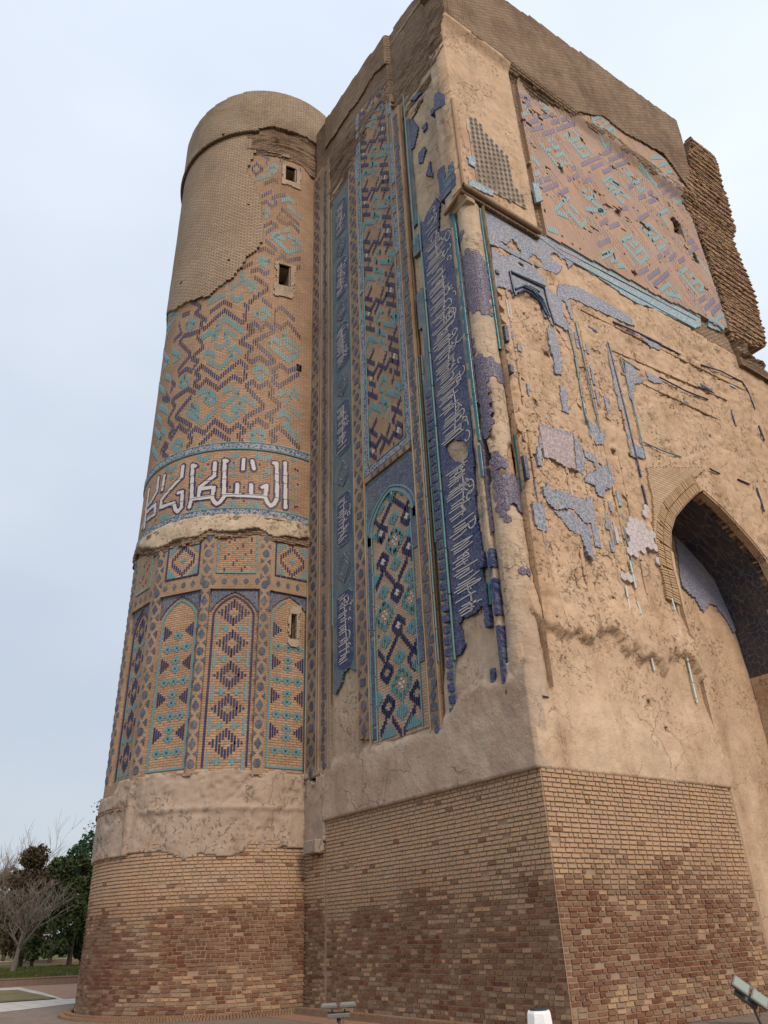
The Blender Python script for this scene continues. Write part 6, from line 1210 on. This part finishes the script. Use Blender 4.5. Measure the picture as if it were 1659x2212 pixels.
# ------------------------------------------------------------------ trees
def leaf_cloud(name, parent, centers, n, size, mat_, seed, flat_=1.0):
    r = np.random.default_rng(seed); C = np.array([c[:3] for c in centers]); R_ = np.array([c[3] for c in centers]); k = r.choice(len(C), n, p=R_**2/(R_**2).sum())
    d = r.normal(size=(n, 3)); d /= np.linalg.norm(d, axis=1)[:, None]; rad_ = R_[k]*r.uniform(.45, 1.05, n)**.6
    p = C[k]+d*rad_[:, None]*[1, 1, flat_]; a = r.normal(size=(n, 3)); a /= np.linalg.norm(a, axis=1)[:, None]; b = np.cross(a, r.normal(size=(n, 3))); b /= np.linalg.norm(b, axis=1)[:, None]
    s_ = size*r.uniform(.5, 1.3, n)[:, None]
    V = np.stack([p-a*s_, p+b*s_*.5, p+a*s_, p-b*s_*.5], 1).reshape(-1, 3); return mobj(name, mesh_np(name, V, np.arange(4*n).reshape(-1, 4), mat_, V[:, :2]), parent)
def evergreen(x, y, h_, w_, label, seed, mat_, z0=.24, group=None, n=9000, cone=.6, low=.12):
    t = empty('evergreen_tree', label, 'tree', (x, y, z0), group); r = random.Random(seed); cs = []
    for k in range(46):
        f = r.random(); z = z0+h_*(low+.84*f); rr = w_/2*(1-cone*f**1.3); a_ = r.uniform(0, 6.3); q = math.sqrt(r.random())*rr
        cs.append((x+q*math.cos(a_), y+q*math.sin(a_), z, h_*r.uniform(.05, .10)))
    leaf_cloud('crown', t, cs, n, .16, mat_, seed, 1.1)
    tubes(t, 'trunk', [(np.array([(x, y, z0-.1), (x+.1, y, z0+h_*.4), (x, y+.1, z0+h_*.9)]), np.array([.2, .14, .03]))], M['bark_d']); return t
def bare(x, y, h_, label, seed, spread=.55, first=.28, mats_=('bark', 'twig'), z0=.24, tr=.17, levels=5, up=.5, nb=5, group=None):
    t = empty('bare_tree', label, 'tree', (x, y, z0), group); r = random.Random(seed); limbs = []; twigs = []
    def grow(p, d, l_, rd, lv):
        pts = [p]; q = Vector(p); dd = Vector(d)
        for k in range(4):
            dd = (dd+Vector((r.gauss(0, .09), r.gauss(0, .09), r.gauss(0, .05)+.05*up))).normalized(); q = q+dd*l_/4; pts.append(tuple(q))
        (limbs if lv < 2 else twigs).append((np.array(pts), np.linspace(rd, rd*.55, 5)))
        if lv >= levels: return
        for k in range(nb if lv < 2 else r.choice((2, 3, 3))):
            f = r.uniform(.35, 1.) if lv else r.uniform(.86, 1.); i = min(3, int(f*4)); b_ = Vector(pts[i]).lerp(Vector(pts[i+1]), f*4-i)
            a_ = r.uniform(0, 6.3); side = Vector((math.cos(a_), math.sin(a_), 0)); nd = (dd*(1-spread*.55)+side*spread*r.uniform(.6, 1.15)+Vector((0, 0, up*.35))).normalized()
            grow(tuple(b_), nd, l_*r.uniform(.58, .85) if lv else h_*.34*r.uniform(.8, 1.2), max(rd*.55*r.uniform(.75, 1), .012), lv+1)
    grow((x, y, z0-.1), (0, .03, 1), h_*first, tr, 0)
    tubes(t, 'trunk', limbs[:1], M[mats_[0]], 7); tubes(t, 'crown_branches', limbs[1:], M[mats_[0]], 4); tubes(t, 'crown_twigs', twigs, M[mats_[1]], 3, False); return t
(ax, ay), (bx, by), (cx_, cy_), (dx_, dy_), (ex, ey), (fx, fy), (gx_, gy_), (hx_, hy_) = [(-60.02,12.36),(-76.16,17.11),(-73.72,15.67),(-66.07,17.39),(-69.2,19.17),(-76.07,13.85),(-96.55,18.81),(-85.03,20.62)]
bare(ax, ay, 5.4, 'pale bare tree with forked spreading branches, nearest on the lawn', 4, .75, .30, ('bark', 'bark'), tr=.17, levels=5, nb=6, up=.45)
evergreen(cx_, cy_, 8.4, 4.2, 'brownish green evergreen right behind the pale bare tree', 11, M['leaf_b'], cone=.5)
evergreen(dx_, dy_, 7.2, 6.2, 'broad dark green evergreen beside the tower base', 12, M['leaf_d'], n=16000, cone=.35, low=.14)
evergreen(ex, ey, 8.3, 4.6, 'taller bright green evergreen half hidden by the tower', 13, M['leaf_g'], n=12000, cone=.3, z0=.24, low=.25)
bare(bx, by, 8.0, 'pinkish bare tree with dense upright shoots behind the pale tree', 5, .42, .22, ('bark_d', 'twig'), levels=5, nb=6, up=1.0)
bare(fx, fy, 9.6, 'tall grey bare tree reaching in from the left edge', 16, .55, .25, ('bark', 'bark'), levels=5, nb=5, up=.7, tr=.22)
evergreen(gx_, gy_, 8.5, 6, 'brown evergreen at the left edge behind the lawn', 14, M['leaf_b'], z0=.4, cone=.4)
evergreen(hx_, hy_, 8.5, 6, 'olive evergreen between the bare trees and the broad dark one', 15, M['leaf_d'], z0=.4, cone=.4)
t = bare(ex-4, ey+3.0, 8.8, 'tall thin tree keeping a few dry red leaves above the evergreens', 9, .5, .4, ('bark_d', 'twig_b'), levels=4, nb=4, up=.8)
lc = [(ex-4+random.uniform(-2.5, 2.5), ey+3+random.uniform(-2.5, 2.5), random.uniform(8.5, 12.8), .7) for _ in range(26)]
leaf_cloud('dry_leaves', t, lc, 900, .13, M['leaf_r'], 4)['kind'] = 'stuff'
evergreen(gx_-25, gy_-9, 9, 8, 'far evergreen clump beyond the white coping, left', 24, M['leaf_d'], z0=.4, cone=.3)
evergreen(hx_-30, hy_+3, 10, 9, 'far evergreen clump beyond the white coping, centre', 25, M['leaf_d'], z0=.4, cone=.3)

# ------------------------------------------------------------------ small things
(b_x, b_y), = [(-6.93,6.67)]
bol = empty('bollard', 'white tapered eight-sided concrete bollard with dark cap in front of the pier', 'bollard', (b_x, b_y, 0))
def prism(parent, name, x, y, rings, mat_, k=8, ph=.39, bev=.006):
    V = []; Q = []
    for z, R_ in rings: V += [(x+R_*math.cos(ph+i*2*math.pi/k), y+R_*math.sin(ph+i*2*math.pi/k), z) for i in range(k)]
    for q in range(len(rings)-1): Q += [[q*k+i, q*k+(i+1) % k, (q+1)*k+(i+1) % k, (q+1)*k+i] for i in range(k)]
    me = bpy.data.meshes.new(name); me.from_pydata(V, [], Q+[list(range((len(rings)-1)*k, len(rings)*k))]); me.materials.append(mat_); me.uv_layers.new(name='UVMap'); return mobj(name, me, parent)
M['wpaint'] = plain('white_painted_concrete', (.74, .72, .70, 1), .8, .12, 12)
dist_ = math.hypot(b_x, b_y); k_ = dist_/1904
Rt, Rb = 76*k_/2.0*.86, 100*k_/2.0
prism(bol, 'post', b_x, b_y, [(0, .20), (.815, .128), (.84, .118)], M['wpaint']); prism(bol, 'cap', b_x, b_y, [(.838, .095), (.86, .09)], M['blackm'])
def flood(loc, yaw, tilt, roll, label):
    o = empty('floodlight', label, 'floodlight', loc, 'twin floodlights aimed at the gate'); Mx = Matrix.Translation(loc) @ Matrix.Rotation(yaw, 4, 'Z') @ Matrix.Rotation(roll, 4, 'Y') @ Matrix.Rotation(tilt, 4, 'X')
    def bx(name, c, s_, mat_, bev=.01, par=None):
        V = [(c[0]+sx_*s_[0]/2, c[1]+sy_*s_[1]/2, c[2]+sz_*s_[2]/2) for sz_ in (-1, 1) for sx_, sy_ in ((-1, -1), (1, -1), (1, 1), (-1, 1))]
        V = [Mx @ Vector(v)-Vector(loc) for v in V]; F_ = [(0, 3, 2, 1), (4, 5, 6, 7), (0, 1, 5, 4), (1, 2, 6, 5), (2, 3, 7, 6), (3, 0, 4, 7)]
        me = bpy.data.meshes.new(name); me.from_pydata([tuple(v) for v in V], [], F_); me.uv_layers.new(name='UVMap'); me.materials.append(mat_); p = bpy.data.objects.new(name, me); link(p, par or o)
        if bev: m_ = p.modifiers.new('bevel', 'BEVEL'); m_.width = bev; m_.segments = 2
        return p
    for s_ in (-1, 1):
        h = bx('lamp_head', (s_*.165, 0, .06), (.30, .24, .05), M['metal']); bx('glass', (s_*.165, 0, .0875), (.25, .19, .006), M['lens'], 0, h)
        for q in range(9): bx('cooling_fin', (s_*.165-.12+q*.03, 0, .015), (.006, .20, .045), M['metal'], 0, h)
        bx('hinge', (s_*.11, 0, -.03), (.03, .06, .06), M['blackm'], .004)
    bx('ballast_box', (0, 0, -.085), (.40, .20, .07), M['metal']); bx('yoke', (0, 0, -.15), (.07, .07, .09), M['blackm'])
    V_, Q_ = tube3([(0, 0, -.14), (.05, 0, -.24), (.10, .02, -loc[2])], .022, 8); p = bpy.data.objects.new('stand', mesh_np('stand', V_, Q_, M['blackm'], V_[:, :2])); link(p, o)
    V_, Q_ = tube3([(.16, 0, -.10), (.15, 0, -.2), (.10, .03, -.33)], .006, 6); p = bpy.data.objects.new('cable', mesh_np('cable', V_, Q_, M['blackm'], V_[:, :2])); link(p, o)
    return o
(x1, y1), (x2, y2) = [(-13.76,8.39)]+[(-9.38,14.08)]
flood((x1, y1, .45), math.atan2(x1, y1)*-1, rad(4), rad(-1), 'grey twin floodlight seen edge-on at the foot of the seam between tower and pier')
flood((x2, y2, .45), math.atan2(x2, y2)*-1+.2, rad(48), rad(38), 'grey twin floodlight with greenish glass, tilted up in the lower right corner')
print('objects', len(bpy.data.objects), 'polys', sum(len(o.data.polygons) for o in bpy.data.objects if o.type == 'MESH'))
